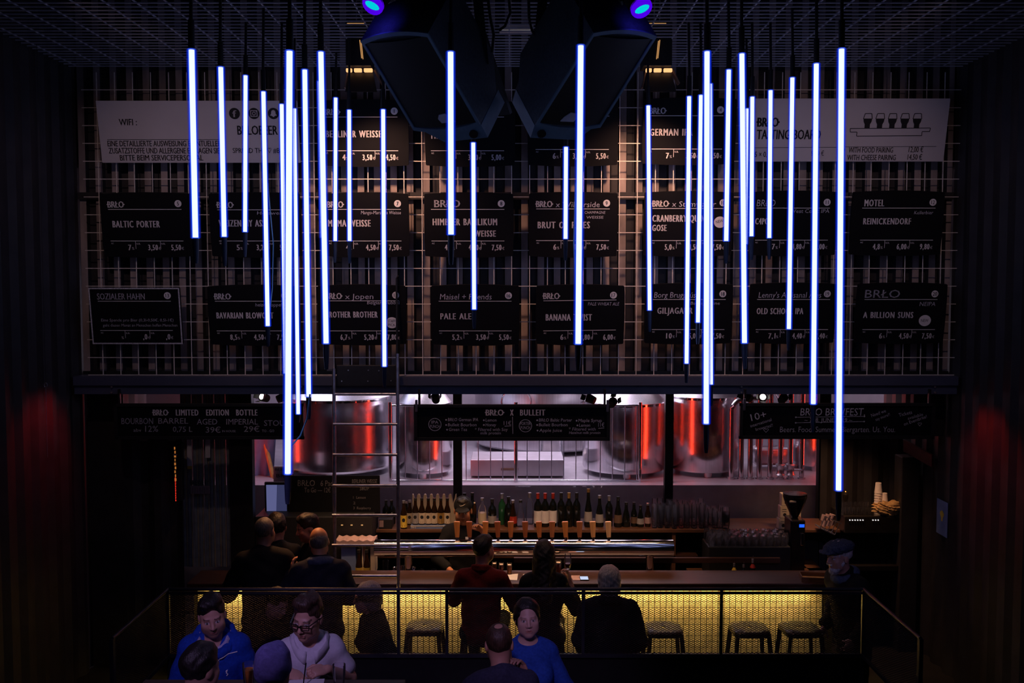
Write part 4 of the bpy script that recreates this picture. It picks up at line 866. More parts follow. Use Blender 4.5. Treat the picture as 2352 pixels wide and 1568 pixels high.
for i, (px, lm, q) in enumerate(((952, 'paper_grey', 'leftmost in the tray, dark label'), (967, 'paper_cream', 'second in the tray, cream label'), (982, 'paper_cream', 'third in the tray, cream label'), (996, 'paper_cream', 'fourth in the tray, cream label'), (1011, 'foil_gold', 'fifth in the tray, golden label'), (1026, 'paper_cream', 'rightmost in the tray'))):
    bottle(px, 1143.5, 10.40, zt_ - 0.001, 'beer', 'bottle_brown', lm, 'cap_black', 'brown beer bottle, %s' % q, 'beer bottles in the tray', (0.04, 0.46), True)
bottle(925, 1149, 10.34, zS, 'beer', 'bottle_brown', 'paper_yellow', 'cap_silver', 'brown beer bottle with yellow label just right of the ladder', emblem=True, lz=(0.06, 0.5))
bottle(939, 1148, 10.52, zS, 'beer', 'bottle_brown', 'paper_cream', 'cap_silver', 'brown beer bottle with pale label behind the yellow-labelled one', emblem=True, lz=(0.06, 0.5))
bottle(931, 1152, 10.66, zS, 'beer', 'bottle_dark', 'paper_grey', 'cap_silver', 'dark bottle at the back behind the yellow-labelled beer')
t = thing('carton_carrier', (xs(996, 10.58), 10.58, zS), 'pale scalloped carton carriers standing behind the tray of bottles', 'carton')
mb = MB(); x = xs(1047, 10.58) - xs(996, 10.58); h = zs(1135, 10.58) - zS
pts = [(-x, 0)]; 
pts += [(-x + 2 * x * i / 42, h - 0.10 * (0.5 - 0.5 * math.cos(2 * PI * i / 6)) ** 2) for i in range(43)] + [(x, 0)]
mb.prism(pts, lambda a, b, d: (a, d, b), 0.05); mb.build('carton', 'paper_cream', t)
SP = [(1084, 1131, 'spirit', 'bottle_dark', None, 'cap_black', 'tall dark bottle just right of the bartender cap'), (1066, 1132, 'spirit', 'bottle_dark', None, 'cap_black', 'dark bottle directly above the bartender cap'),
 (1107, 1143, 'spirit', 'glass_clear', 'paper_cream', 'cap_silver', 'clear spirit bottle with cream label, right of the raised hand'), (1130, 1145, 'spirit', 'bottle_dark', 'paper_grey', 'cap_black', 'dark round-shouldered spirit bottle with grey label'),
 (1153, 1133, 'wine', 'bottle_green', None, 'cap_silver', 'green glass spirit bottle'), (1168, 1140, 'spirit', 'bottle_dark', None, 'cap_black', 'dark bottle right of the green one'), (1178, 1148, 'bulb', 'bottle_brown', 'foil_red', 'cap_silver', 'brown bottle with small red label and silver cap'),
 (1196, 1148, 'bulb', 'glass_clear', None, 'cap_black', 'short clear bottle with black stopper'), (1217, 1131, 'wine', 'glass_clear', None, 'cap_silver', 'tall clear bottle left of the white-labelled wines'),
 (1236, 1132, 'wine', 'bottle_dark', 'paper_white', 'foil_red', 'wine bottle with white label and red capsule, left of three'), (1253, 1132, 'wine', 'bottle_dark', 'paper_white', 'foil_red', 'wine bottle with white label and red capsule, middle of three'), (1271, 1132, 'wine', 'bottle_dark', 'paper_white', 'foil_red', 'wine bottle with white label and red capsule, right of three'),
 (1290, 1131, 'wine', 'bottle_dark', None, 'cap_black', 'dark wine bottle, left of three without white labels'), (1308, 1131, 'wine', 'bottle_dark', None, 'foil_gold', 'dark wine bottle with gilt capsule, middle of three without white labels'), (1326, 1131, 'wine', 'bottle_dark', None, 'cap_black', 'dark wine bottle, right of three without white labels'),
 (1353, 1122, 'bulb', 'bottle_dark', 'paper_grey', 'foil_gold', 'tallest bottle with golden foil neck'), (1379, 1137, 'bulb', 'bottle_dark', 'paper_grey', 'cap_silver', 'dark bottle with wide grey label, above the palest tap handles'), (1401, 1138, 'wine', 'bottle_dark', None, 'cap_silver', 'dark bottle with silver cap behind the palest tap handle'),
 (1422, 1140, 'bulb', 'bottle_dark', 'barn_door', 'cap_black', 'slim dark bottle with brown label right of the tap handles'), (1441, 1153, 'bulb', 'bottle_dark', None, 'cap_black', 'short dark bulbous bottle, fourth from the right'), (1459, 1153, 'beer', 'bottle_dark', 'barn_door', 'cap_black', 'small dark bottle with brown label, third from the right'),
 (1474, 1160, 'bulb', 'bottle_dark', 'paper_grey', 'cap_black', 'small dark bottle with white print, second from the right'), (1491, 1155, 'beer', 'bottle_brown', 'card_pink', 'cap_silver', 'small brown bottle with round pink label, beside the tall glasses')]
for k, (px, ty, kind, gm, lm, cm, q) in enumerate(SP):
    bottle(px, ty, 10.42 + (0.10 if k in (0, 1, 4, 8) else 0.0) + 0.01 * (k % 3), zS, kind, gm, lm, cm, q, lz=(0.12, 0.5) if lm in ('paper_white', 'paper_cream') else (0.15, 0.42))
# more bottles on the lower shelf and box at its left end
t = thing('bottle_crate', (xs(880, 10.4), 10.4, zS), 'small black crate with an orange label at the left end of the back bar', 'crate')
MB().bbox(-0.05, 0.09, -0.08, 0.08, 0.0, 0.10, 0.005).build('body', 'black_frame', t); MB().box(-0.045, 0.0, -0.082, -0.079, 0.02, 0.09).build('label', 'card_pink', t)
for k, px in enumerate((884, 897)):
    bottle(px, 1148, 10.55, zS, 'spirit', 'bottle_dark', None, 'cap_black', ('black bottle above the small crate, left of the ladder rail', 'black bottle nearest the ladder rail, behind the small crate')[k])
# ---- tall stemmed and straight glasses at the right of the bottles
def tall_glass(): return MB().lathe([(0.026, 0.0), (0.028, 0.006), (0.030, 0.03), (0.034, 0.10), (0.033, 0.16), (0.030, 0.20), (0.0285, 0.20), (0.031, 0.16), (0.032, 0.10), (0.028, 0.03), (0.004, 0.012)], n=16).build('tall_glass', 'glass_clear', None, 40)
g0 = tall_glass(); first = True; k = 0
for row, Y in enumerate((10.36, 10.50, 10.64)):
    for i in range(11):
        g_ = g0 if first else g0.copy()
        if not first: COL.objects.link(g_)
        first = False; px = 1507 + 15.2 * i + 7 * (row % 2); hh = (1.28 if i < 8 else 0.95)
        px += random.uniform(-3, 3); g_.location = (xs(px, Y), Y + random.uniform(-.02, .02), zS); g_.scale = (0.98, 0.98, hh * random.uniform(0.9, 1.02))
        tag(g_, 'tall clear beer glass standing in the rows right of the bottles', 'glass', 'tall glasses on the back bar')
st = []
for k in range(4):
    g_ = g0.copy(); COL.objects.link(g_); g_.location = (xs(1672, 10.34), 10.34, zS + 0.035 * k); g_.scale = (1.25, 1.25, 0.62); tag(g_, 'clear glass in the short stack at the right end of the tall glasses', 'glass', 'stacked glasses')
# ---- rack of upturned small glasses
t = thing('glass_rack', (xs(1718, 10.05), 10.03, 0.84), 'black rack under the heap of small glasses', 'rack')
x = xs(1812, 10.05) - t.location.x; zr = zs(1246, 10.0) - 0.84; MB().bbox(-x, x, -0.17, 0.17, 0, zr - 0.005, 0.01).build('body', 'black_frame', t)
s0 = MB().lathe([(0.024, 0.10), (0.0265, 0.095), (0.034, 0.045), (0.031, 0.0), (0.029, 0.0), (0.032, 0.045), (0.024, 0.09)], n=14).build('small_glass', 'glass_clear', None, 40); first = True
for row in range(5):
    for i in range(11):
        g_ = s0 if first else s0.copy()
        if not first: COL.objects.link(g_)
        first = False; Y = 9.90 + row * 0.068; X = t.location.x - x + 0.05 + i * (2 * x - 0.1) / 10 + (0.02 if row % 2 else -0.01)
        g_.location = (X + random.uniform(-.004, .004), Y, 0.84 + zr); g_.scale = (0.98, 0.98, random.uniform(0.95, 1.1))
        tag(g_, 'small upturned tasting glass crowded in the black rack', 'glass', 'small glasses in the rack')
# ---- coffee corner
t = thing('coffee_grinder', (xs(1832, 10.1), 10.1, 0.84), 'black coffee grinder with a wide cone hopper and blue display', 'coffee grinder'); o = t.location; sc = 10.1 / F
zb = zs(1188, 10.1) - 0.84
MB().lathe([(0.03, zb), (0.055, zb + 0.05), (0.10, zb + 0.15), (0.122, zb + 0.22), (0.118, zb + 0.235)], n=28).build('hopper', 'plastic_black', t, 40)
MB().lathe([(0.120, zb + 0.236), (0.122, zb + 0.250), (0.06, zb + 0.262)], n=28).build('lid', 'plastic_black', t, 40)
MB().bbox(-0.085, -0.02, -0.117, -0.095, zb + 0.178, zb + 0.196, 0.003).build('sticker', 'paper_cream', t)
MB().bbox(-0.075, 0.075, -0.13, 0.12, 0.0, zb, 0.015).build('body', 'plastic_black', t); MB().box(0.01, 0.062, -0.134, -0.129, zs(1209, 10) - 0.84, zs(1202, 10) - 0.84).build('display', 'display_blue', t)
MB().bbox(0.02, 0.055, -0.15, -0.13, zs(1250, 10) - 0.84, zs(1222, 10) - 0.84, 0.006).build('spout', 'chrome', t)
for k, (px, py, q) in enumerate(((1800, 1228, 'lowest cream carton beside the grinder'), (1805, 1178, 'cream carton in the middle, left behind the grinder hopper'), (1808, 1146, 'cream carton topmost of the left stack behind the grinder'), (1831, 1146, 'cream carton directly behind the grinder hopper'))):
    pass
zz = zS
for k, (px, Y, q, h) in enumerate(((1803, 10.36, 'lowest cream carton of the stack beside the grinder', 0.115), (1806, 10.36, 'middle cream carton of the stack left of the grinder', 0.13), (1809, 10.36, 'topmost cream carton of the stack left of the grinder', 0.13), (1833, 10.44, 'tall cream carton behind the grinder hopper', 0.36))):
    if k == 3: zz = zS
    t = thing('carton_box', (xs(px, Y), Y, zz), q, 'carton', 'cartons behind the coffee grinder'); MB().bbox(-0.048, 0.048, -0.045, 0.045, 0, h - 0.002, 0.003).build('box', 'paper_cream', t)
    mb = MB(); fnc = lambda a, b: (a / 219, -0.0455, b / -219)
    for j in range(2): rule(mb, fnc, -6, -h * 219 + 8 + 5 * j, 4, -h * 219 + 8 + 5 * j, 1)
    disc(mb, fnc, 0, -8, 4, 10); mb.build('print', 'black_letter', t, flip=False); zz += h
Ye = 10.35; t = thing('espresso_machine', (xs(1985, Ye), Ye, 0.84), 'wide black espresso machine with a row of white lights', 'espresso machine'); o = t.location
x0, x1 = xs(1932, Ye) - o.x, xs(2058, Ye) - o.x; z1 = zs(1184, Ye - 0.2) - 0.84; z0 = zs(1203, Ye) - 0.84
MB().bbox(x0, x1, -0.22, 0.25, z0 - 0.05, z1, 0.012).build('top', 'plastic_black', t); MB().bbox(x0 + 0.02, x1 - 0.02, 0.0, 0.25, 0.06, z0 - 0.045, 0.01).build('body', 'plastic_black', t)
MB().bbox(x0, x1, -0.22, 0.25, 0.0, 0.06, 0.01).build('drip_tray', 'plastic_black', t)
for px in [1952, 1958, 1964, 1970, 1976, 1982] + [2005, 2011, 2017]:
    p = at(px, 1194, Ye - 0.225) - o; MB().tube([p, p + Vector((0, -0.004, 0))], 0.0075, 8).build('button', 'white_led', t)
for px in (1962, 2000): p = at(px, 1215, Ye - 0.12) - o; MB().lathe([(0.03, 0), (0.035, 0.03), (0.035, 0.06)], (p.x, -0.12, p.z - 0.03), 12).build('brew_head', 'chrome', t, 40)
zE = 0.84 + z1
cup = lambda: MB().lathe([(0.030, 0.0), (0.040, 0.10), (0.042, 0.105), (0.036, 0.104), (0.028, 0.01)], n=14)
p0 = None
for px, n, Yc, q in ((2025, 9, 10.3, 'tall stack'), (2040, 5, 10.28, 'short stack')):
    for k in range(n):
        if p0 is None: p0 = cup().build('paper_cup', 'plastic_white', None, 40); c_ = p0
        else: c_ = p0.copy(); COL.objects.link(c_)
        c_.location = (xs(px, Yc), Yc, zE + 0.105 + 0.026 * k); c_.rotation_euler = (PI, 0, 0); c_.scale = (1.0 if n > 6 else 0.88,) * 3
        tag(c_, 'white paper cup nested in the %s on the espresso machine' % q, 'paper cup', 'white paper cups in the %s' % q)
t = thing('paper_bag', (xs(2048, 10.18), 10.18, zE), 'crumpled brown paper bag beside the white cups', 'paper bag')
bm = bmesh.new(); bmesh.ops.create_icosphere(bm, subdivisions=4, radius=1)
for v in bm.verts:
    n_ = 1 + 0.22 * math.sin(7 * v.co.x + 3 * v.co.z) * math.cos(6 * v.co.y + 2 * v.co.x) + 0.1 * math.sin(19 * v.co.z + 11 * v.co.x)
    v.co = Vector((v.co.x * 0.15 * n_, v.co.y * 0.06 * n_, max(0, 0.06 + v.co.z * 0.075 * n_ + (0.035 * v.co.x if v.co.x > 0 else -0.02 * v.co.x))))
bm.verts.index_update(); mb = MB(); mb.add([v.co for v in bm.verts], [[v.index for v in f.verts] for f in bm.faces]); bm.free(); mb.build('bag', 'kraft', t)
sg = MB().lathe([(0.022, 0), (0.025, 0.004), (0.032, 0.075), (0.030, 0.075), (0.022, 0.008)], n=14).build('water_glass', 'glass_clear', None, 40); first = True
for i in range(7):
    for j in range(2):
        g_ = sg if first else sg.copy()
        if not first: COL.objects.link(g_)
        first = False; g_.location = (xs(1942 + 10.5 * i, 10.2), 10.2 + 0.09 * j, zE); g_.scale = (0.72, 0.72, 1.0 + 0.5 * j); tag(g_, 'small clear glass on top of the espresso machine', 'glass', 'glasses on the espresso machine')
t = thing('pepper_mill', (xs(1949, 10.4), 10.4, zE), 'dark mill among the glasses on the espresso machine', 'mill'); MB().lathe([(0.03, 0), (0.024, 0.06), (0.02, 0.10), (0.03, 0.14), (0.028, 0.17), (0.01, 0.185)], n=16).build('body', 'plastic_black', t, 40); MB().lathe([(0.006, 0.185), (0.012, 0.195), (0.004, 0.205)], n=10).build('knob', 'foil_gold', t, 40)
t = thing('cup_basket', (xs(1905, 10.25), 10.25, zS - 0.0), 'slanted wire basket of pink cups left of the espresso machine', 'basket', None, (0, R(24), 0))
MB().bbox(-0.10, 0.07, -0.09, 0.09, 0.0, 0.012, 0.003).build('base', 'galvanised', t)
for k in range(5): MB().bar((-0.10 + 0.042 * k, -0.09, 0.01), (-0.11 + 0.042 * k, -0.10, 0.14), 0.006).build('wire', 'galvanised', t)
MB().bar((-0.115, -0.10, 0.14), (0.075, -0.10, 0.14), 0.008).build('rim_wire', 'galvanised', t)
c0 = None
for i in range(3):
    for j in range(2):
        c_ = MB().lathe([(0.026, 0.0), (0.034, 0.07), (0.031, 0.07), (0.024, 0.006)], n=14).build('pink_cup', 'card_pink', None, 40) if c0 is None else c0.copy()
        if c0 is not None: COL.objects.link(c_)
        c0 = c0 or c_; c_.location = (xs(1897 + 9 * i, 10.25), 10.25, zS + 0.05 + 0.055 * j + 0.004 * i); c_.rotation_euler = (0, R(20), 0); c_.scale = (0.9,) * 3; tag(c_, 'pink cup lying in the slanted wire basket', 'cup', 'pink cups in the basket')
# ---- left end: black price boards, screen, carriers, small bottles
Yv = 10.2
def blackboard(x0, y0, x1, y1, lab, items):
    t, fn, s = board_frame(x0, y0, x1, y1, Yv, 2, lab, 'chalkboard', 'price_blackboard'); plate(fn, s, x0, y0, x1, y1, 'black_board', t, 'panel', th=0.02, r=1); K = MB()
    for q, a, b, y, h in items: text(K, q, lambda u, v: fn(u, v, 0.001), a, b, y, h, 0.0, 0.05)
    K.build('chalk_writing', 'faint_chalk', t, flip=False)
blackboard(661, 1091, 764, 1182, 'blackboard with a six pack price, left of the ladder', [('BRŁO', 684, 724, 1115, 14), ('6 Pack', 737, 772, 1115, 13), ('To Go — 12€', 699, 760, 1130, 11)])
blackboard(766, 1091, 873, 1180, 'blackboard with a numbered list, behind the ladder', [('BERLINER WEISSE', 809, 867, 1108, 9), ('SIRUP', 827, 848, 1125, 8), ('1  Lemon', 811, 840, 1145, 6), ('2', 811, 816, 1158, 6), ('3  Raspberry', 811, 852, 1170, 6)])
t, fn, s = board_frame(608, 1106, 663, 1181, 10.25, 2, 'dark framed screen glowing blue grey, left of the six pack blackboard', 'screen', 'screen')
plate(fn, s, 608, 1106, 663, 1181, 'black_frame', t, 'frame', th=0.03, r=1); mb = MB(); f2 = lambda a, b: fn(a, b, 0.001); mb.add([f2(*p) for p in ((612, 1112), (637, 1112), (634, 1178), (612, 1178))], [(0, 1, 2, 3)]); mb.cur = 1; mb.add([f2(*p) for p in ((637, 1112), (659, 1112), (659, 1178), (634, 1178))], [(0, 1, 2, 3)])
mb.build('display', ['screen_blue', 'screen_dim'], t, flip=False)
t = thing('till_cabinet', (xs(760, 10.2), 10.2, 0), 'dark cabinet under the two blackboards', 'cabinet'); MB().bbox(xs(585, 10.1) - t.location.x, xs(855, 10.1) - t.location.x, -0.2, 0.25, 0, zs(1186, 10) , 0.01).build('body', 'black_frame', t)
for k, px in enumerate((783, 805, 829)): p = at(px, 1207, 9.99) - t.location; MB().box(p.x, p.x + 0.02, -0.205, -0.2, p.z, p.z + 0.01).build('small_light', 'dim_glow', t)
t = thing('six_pack_carton', (xs(812, 9.75), 9.75, 0.84), 'pale scalloped row of six pack cartons behind the ladder', 'carton')
x0, x1 = xs(766, 9.75) - t.location.x, xs(857, 9.75) - t.location.x; za, zb = zs(1253, 9.75) - 0.84, zs(1240, 9.75) - 0.84
pts = [(x0, za)] + [(x0 + (x1 - x0) * i / 40, zb - 0.012 * (0.5 - 0.5 * math.cos(2 * PI * i / 8))) for i in range(41)] + [(x1, za)]
mb = MB(); mb.prism(pts, lambda a, b, d: (a, d, b), 0.2); mb.build('carton_top', 'card_pink', t)
MB().box(x0, x1, 0.0, 0.2, za - 0.006, za).build('red_edge', 'foil_red', t)
sh = zs(1318, 9.75) - 0.84
for a, b in ((778, 812), (826, 829), (846, 857)): MB().bbox(xs(a, 9.75) - t.location.x, xs(b, 9.75) - t.location.x, 0.02, 0.2, max(sh, 0.0), za - 0.004, 0.002).build('carton_side', 'card_blue' if a == 778 else 'paper_cream', t)
for k, px in enumerate((820, 838)): bottle(px, 1262, 9.70, 0.845, 'beer', 'bottle_brown', 'paper_yellow', 'cap_black', ('brown bottle with yellow label under the six pack cartons, left one', 'brown bottle with yellow label under the six pack cartons, nearer the chrome pipe')[k], 'yellow-labelled bottles', (0.05, 0.5), True)
# ---- on the work top and counter: bowls, cups, glasses of beer, papers, phone, pour bottles
t = thing('steel_bowl', (xs(925, 9.78), 9.78, 0.84), 'wide shallow steel bowl under the chrome pipe', 'bowl'); MB().lathe([(0.07, 0), (0.09, 0.01), (0.118, 0.13), (0.120, 0.132), (0.114, 0.128), (0.085, 0.02), (0.02, 0.012)], n=28).build('bowl', 'chrome', t, 40)
for k, (px, q) in enumerate(((965, 'small steel cup right of the bowl'), (994, 'small steel cup nearer the man in red'), (882, 'tall steel shaker left of the ladder rail'))):
    t = thing('steel_cup', (xs(px, 9.75), 9.75, 0.84), q, 'cup', 'steel cups under the chrome pipe'); hh = 0.13 if k < 2 else 0.22
    MB().lathe([(0.022, 0), (0.026, hh * 0.5), (0.03, hh), (0.028, hh), (0.02, 0.01)], n=18).build('cup', 'chrome' if k < 2 else 'black_steel', t, 40)
def beer(px, py_top, Y, lab, m):
    t = thing('beer_glass', (xs(px, Y), Y, zc0 if Y < 9.6 else 0.84), lab, 'beer glass', 'beer glasses on the bar'); h = zs(py_top, Y) - t.location.z; k = h / 0.14
    MB().lathe([(0.026 * k, 0), (0.028 * k, 0.01 * k), (0.026 * k, 0.03 * k), (0.036 * k, 0.085 * k), (0.031 * k, 0.14 * k), (0.029 * k, 0.14 * k), (0.034 * k, 0.085 * k), (0.02 * k, 0.02 * k)], n=18).build('glass', 'glass_clear', t, 40)
    MB().lathe([(0.022 * k, 0.012 * k), (0.024 * k, 0.03 * k), (0.033 * k, 0.083 * k), (0.031 * k, 0.11 * k)], n=18).build('beer', m, t, 40); MB().lathe([(0.0308 * k, 0.111 * k), (0.0298 * k, 0.122 * k)], n=18).build('foam', 'beer_foam', t, 40)
beer(1151, 1292, 9.5, 'beer glass with red beer and foam beside the man in red', 'beer_red'); beer(1170, 1293, 9.48, 'beer glass with amber beer beside the long-haired woman', 'beer_amber')
beer(1284, 1287, 9.5, 'beer glass half hidden right of the long-haired woman', 'beer_red'); beer(1135, 1290, 9.55, 'beer glass hidden by the face of the man in red', 'beer_amber')
for k, (pts, lab, m) in enumerate((([(1160, 1319), (1190, 1317), (1188, 1332), (1156, 1330)], 'white sheet of paper lying right of the man in red', 'paper_white'), ([(1202, 1318), (1216, 1318), (1216, 1330), (1200, 1330)], 'folded card lying left of the long-haired woman', 'paper_white'),
                                   ([(1312, 1321), (1334, 1321), (1336, 1332), (1318, 1332)], 'small pale napkin lying beside the phone', 'card_pink'))):
    P = []
    for a, b in pts: d = (zc0 + 0.003 - CAMZ) / (zs(b, 10.0) - CAMZ); P.append(Vector((xs(a, 10 * d), 10 * d, zc0 + 0.003)))
    c_ = sum(P, Vector()) / 4; mb = MB(); q = [p - c_ for p in P]; mb.hexa([p - Vector((0, 0, 0.002)) for p in q] + q); tag(mb.build('paper_sheet', m), lab, 'paper').location = c_
t = thing('phone', (xs(1344, 9.33), 9.33, zc0), 'lit phone lying on the bar left of the grey-haired man', 'phone'); MB().bbox(-0.042, 0.042, -0.06, 0.06, 0, 0.009, 0.003).build('case', 'plastic_black', t); MB().box(-0.038, 0.038, -0.05, 0.05, 0.0092, 0.0098).build('display', 'phone_glow', t)
for k, (px, ty, m, q) in enumerate(((1693, 1285, 'paper_yellow', 'pour bottle with yellow label, third from the right'), (1715, 1288, 'bottle_dark', 'dark pour bottle between the yellow and the red one'), (1736, 1275, 'foil_red', 'pour bottle with red neck band, tallest behind the counter'), (1648, 1303, 'bottle_dark', 'pour bottle whose spout just shows, leftmost behind the counter'), (1671, 1305, 'bottle_dark', 'pour bottle with a low gilt cap, second from the left'))):
    b_ = bottle(px, ty + 8, 9.72, 0.84, 'wine', 'bottle_dark', m, 'cap_silver', q, 'pour bottles behind the counter', (0.66, 0.82)); H = PROF['wine'][-1][1]; MB().tube([(0, 0, H), (0, 0, H + 0.02), (0.006, 0, H + 0.05)], 0.004, 6).build('pour_spout', 'chrome', b_, 50)
t = thing('wooden_box', (xs(1885, 9.30), 9.30, zc0), 'open wooden box on the counter in front of the hatted man', 'box', None, (0, 0, R(-8)))
for a in ((-0.15, 0.17, -0.09, -0.08, 0, 0.045), (-0.15, 0.17, 0.08, 0.09, 0, 0.05), (-0.15, -0.14, -0.08, 0.08, 0, 0.05), (0.16, 0.17, -0.08, 0.08, 0, 0.05)): MB().bbox(*a, 0.002).build('side', 'shelf_wood', t)
MB().box(-0.14, 0.16, -0.08, 0.08, 0.001, 0.01).build('bottom', 'kraft', t)
t = thing('candle_jar', (xs(1398, 9.44), 9.44, zc0), 'tiny amber jar behind the grey-haired man', 'jar'); MB().lathe([(0.02, 0), (0.02, 0.03)], n=12).build('jar', 'glass_clear', t, 40); MB().lathe([(0.017, 0.002), (0.017, 0.014)], n=12).build('wax', 'beer_amber', t, 40)
# ---- spotlights under the beam
def track_spot(px, py, lab, aim, glow=(0.03, 6)):
    Y = 9.75; t = thing('track_spot', at(px, py, Y), lab, 'spotlight', 'small spotlights under the beam'); o = t.location; Q = Euler((R(-70), 0, R(aim))).to_matrix()
    def put(mb, *a): mb.v = [tuple(Q @ Vector(v)) for v in mb.v]; return mb.build(*a)
    put(MB().lathe([(0.038, -0.07), (0.045, 0.0), (0.045, 0.012)], n=16), 'can', 'lamp_black', t, 40); put(MB().lathe([(0.030, 0.0125), (0.028, 0.016)], n=14), 'lens', 'spot_glow', t, 40)
    for a in (0, PI / 2, PI, 1.5 * PI): put(MB().bar((0.045 * math.cos(a), 0.045 * math.sin(a), 0.012), (0.065 * math.cos(a), 0.065 * math.sin(a), 0.055), 0.055, 0.003, (math.cos(a), math.sin(a), 0)), 'flap', 'lamp_black', t)
    MB().bar((0, 0.02, 0), (0, 0.02, 2.90 - o.z), 0.02).build('bracket', 'lamp_black', t)
for px, py, q, a in ((1000, 912, 'small spotlight above the left end of the punch chalkboard', 10), (1352, 914, 'small spotlight above the right end of the punch chalkboard', 60), (1408, 922, 'bright spotlight with open flaps right of the punch chalkboard', -25), (1712, 910, 'small spotlight at the left end of the festival chalkboard', 50), (1752, 912, 'second small spotlight above the festival chalkboard', 170), (1800, 913, 'third small spotlight above the festival chalkboard', -35), (652, 911, 'small spotlight behind the longest left tube', -60), (603, 911, 'small dark spotlight above the bottle chalkboard', 150)): track_spot(px, py, q, a)
# ---- plastic strip curtain and light sign on the left
t = thing('strip_curtain', (xs(460, 10.0), 10.0, 0.0), 'grey plastic strip curtain hanging left of the dark column', 'curtain'); o = t.location
for k in range(9):
    px = 418 + 13 * k; x0, x1 = xs(px - 7, 10) - o.x, xs(px + 6, 10) - o.x; mb = MB(); yy = -0.012 * (k % 2); n = 6
    pts = [(x0 + (x1 - x0) * i / n, yy - 0.010 * math.sin(PI * i / n)) for i in range(n + 1)]
    poly = pts + [(x, y + 0.004) for x, y in pts[::-1]]; zt_c, zb_c = 2.9, zs(1300, 10)
    m_ = len(poly); mb.add([(x, y, zb_c) for x, y in poly] + [(x, y, zt_c) for x, y in poly], [tuple(range(m_))[::-1], tuple(range(m_, 2 * m_))] + [(i, (i + 1) % m_, m_ + (i + 1) % m_, m_ + i) for i in range(m_)])
    s_ = mb.build('strip', 'strip_pvc', t); MB().box(x1 - 0.012, x1, yy - 0.014, yy - 0.005, zb_c, zt_c).build('edge', 'strip_edge', s_)
for (x0, y0, x1, y1, lab, m) in ((429, 1000, 441, 1070, 'narrow pale paper strip with a yellow end, on the strip curtain', 'paper_white'), (471, 1000, 483, 1051, 'short pale paper strip on the strip curtain', 'paper_white')):
    p, q = at(x0, y0, 9.95), at(x1, y1, 9.95); c_ = (p + q) / 2; t = thing('paper_strip', c_, lab, 'paper'); MB().box(p.x - c_.x, q.x - c_.x, -0.002, 0.002, q.z - c_.z, p.z - c_.z).build('sheet', m, t)
    if y1 > 1060: MB().box(p.x - c_.x, q.x - c_.x, -0.003, 0.002, q.z - c_.z - 0.03, q.z - c_.z).build('yellow_end', 'paper_yellow', t)
t, fn, s = board_frame(436, 1100, 482, 1134, 9.94, 0, 'dim sign with capitals on the strip curtain', 'sign', 'dim_sign'); L = MB(); plate(fn, s, 437, 1116, 482, 1134, 'card_pink', t, 'panel', th=0.004, r=1)
text(L, 'BREWERY', fn, 437, 481, 1113, 11, 0.01); 
for k in range(11): rule(L, lambda a, b: fn(a, b, 0.002), 438 + 4 * k, 1118, 438 + 4 * k, 1133, 1.2)
L.build('lettering', 'faint_chalk', t, flip=False)
t = thing('led_sign', at(403, 1084, 9.62), 'narrow upright amber and red light sign beside the strip curtain', 'light sign'); o = t.location
MB().bbox(xs(396, 9.62) - o.x, xs(411, 9.62) - o.x, 0, 0.085, zs(1150, 9.62) - o.z, zs(1018, 9.62) - o.z, 0.004).build('housing', 'black_frame', t)
mb = MB()
for k in range(9): z = zs(1026 + 9 * k, 9.62) - o.z; mb.box(-0.009 + 0.004 * (k % 2), 0.003 + 0.003 * (k % 3), -0.004, -0.001, z - 0.026, z)
mb.cur = 1
for k in range(14): z = zs(1096 + 4 * k, 9.62) - o.z; mb.box(-0.006, 0.002 + 0.002 * (k % 2), -0.004, -0.001, z - 0.010, z)
mb.build('glowing_digits', ['ticker_amber', 'ticker_red'], t)
MB().box(-0.02, 0.02, -0.006, -0.001, 0.165, 0.176).build('white_bar', 'paper_white', t)
# ---- right wall: poster and slanted dark board with red light painted into its colour
t = thing('wall_poster', (XR - 0.005, 9.62, zs(1190, 9.6)), 'blue poster with a yellow-green figure on the right wall', 'poster')
MB().box(-0.012, -0.006, -0.12, 0.12, -0.17, 0.17).build('sheet', 'card_blue', t)
mb = MB(); q = [(0.012 * math.cos(a) * (1 + 0.5 * math.sin(3 * a)) * 3, 0.055 * math.sin(a) + 0.02) for a in np.linspace(0, 2 * PI, 16, endpoint=False)]; mb.add([(-0.0125, a, b) for a, b in q], [tuple(range(16))]); mb.build('figure', 'paper_yellow', t, flip=False)
t = thing('slanted_board', at(2105, 1045, 10.1), 'slanted dark red board at the right end of the bar', 'board'); o = t.location
P = [at(a, b, y) - o for a, b, y in ((2075, 1010, 10.3), (2140, 1045, 9.8), (2140, 1073, 9.8), (2075, 1036, 10.3))]; mb = MB(); mb.hexa(P + [p + Vector((0.03, 0.03, 0)) for p in P]); mb.build('board', 'container_red', t)
t = thing('side_cabinet', (xs(2105, 10.1), 10.1, 0), 'tall dark steel panel below the slanted board', 'cabinet'); MB().bbox(xs(2078, 10.1) - t.location.x, xs(2120, 10.1) - t.location.x, 0, 0.2, 0, zs(1050, 10.1), 0.01).build('body', 'container_dark', t)
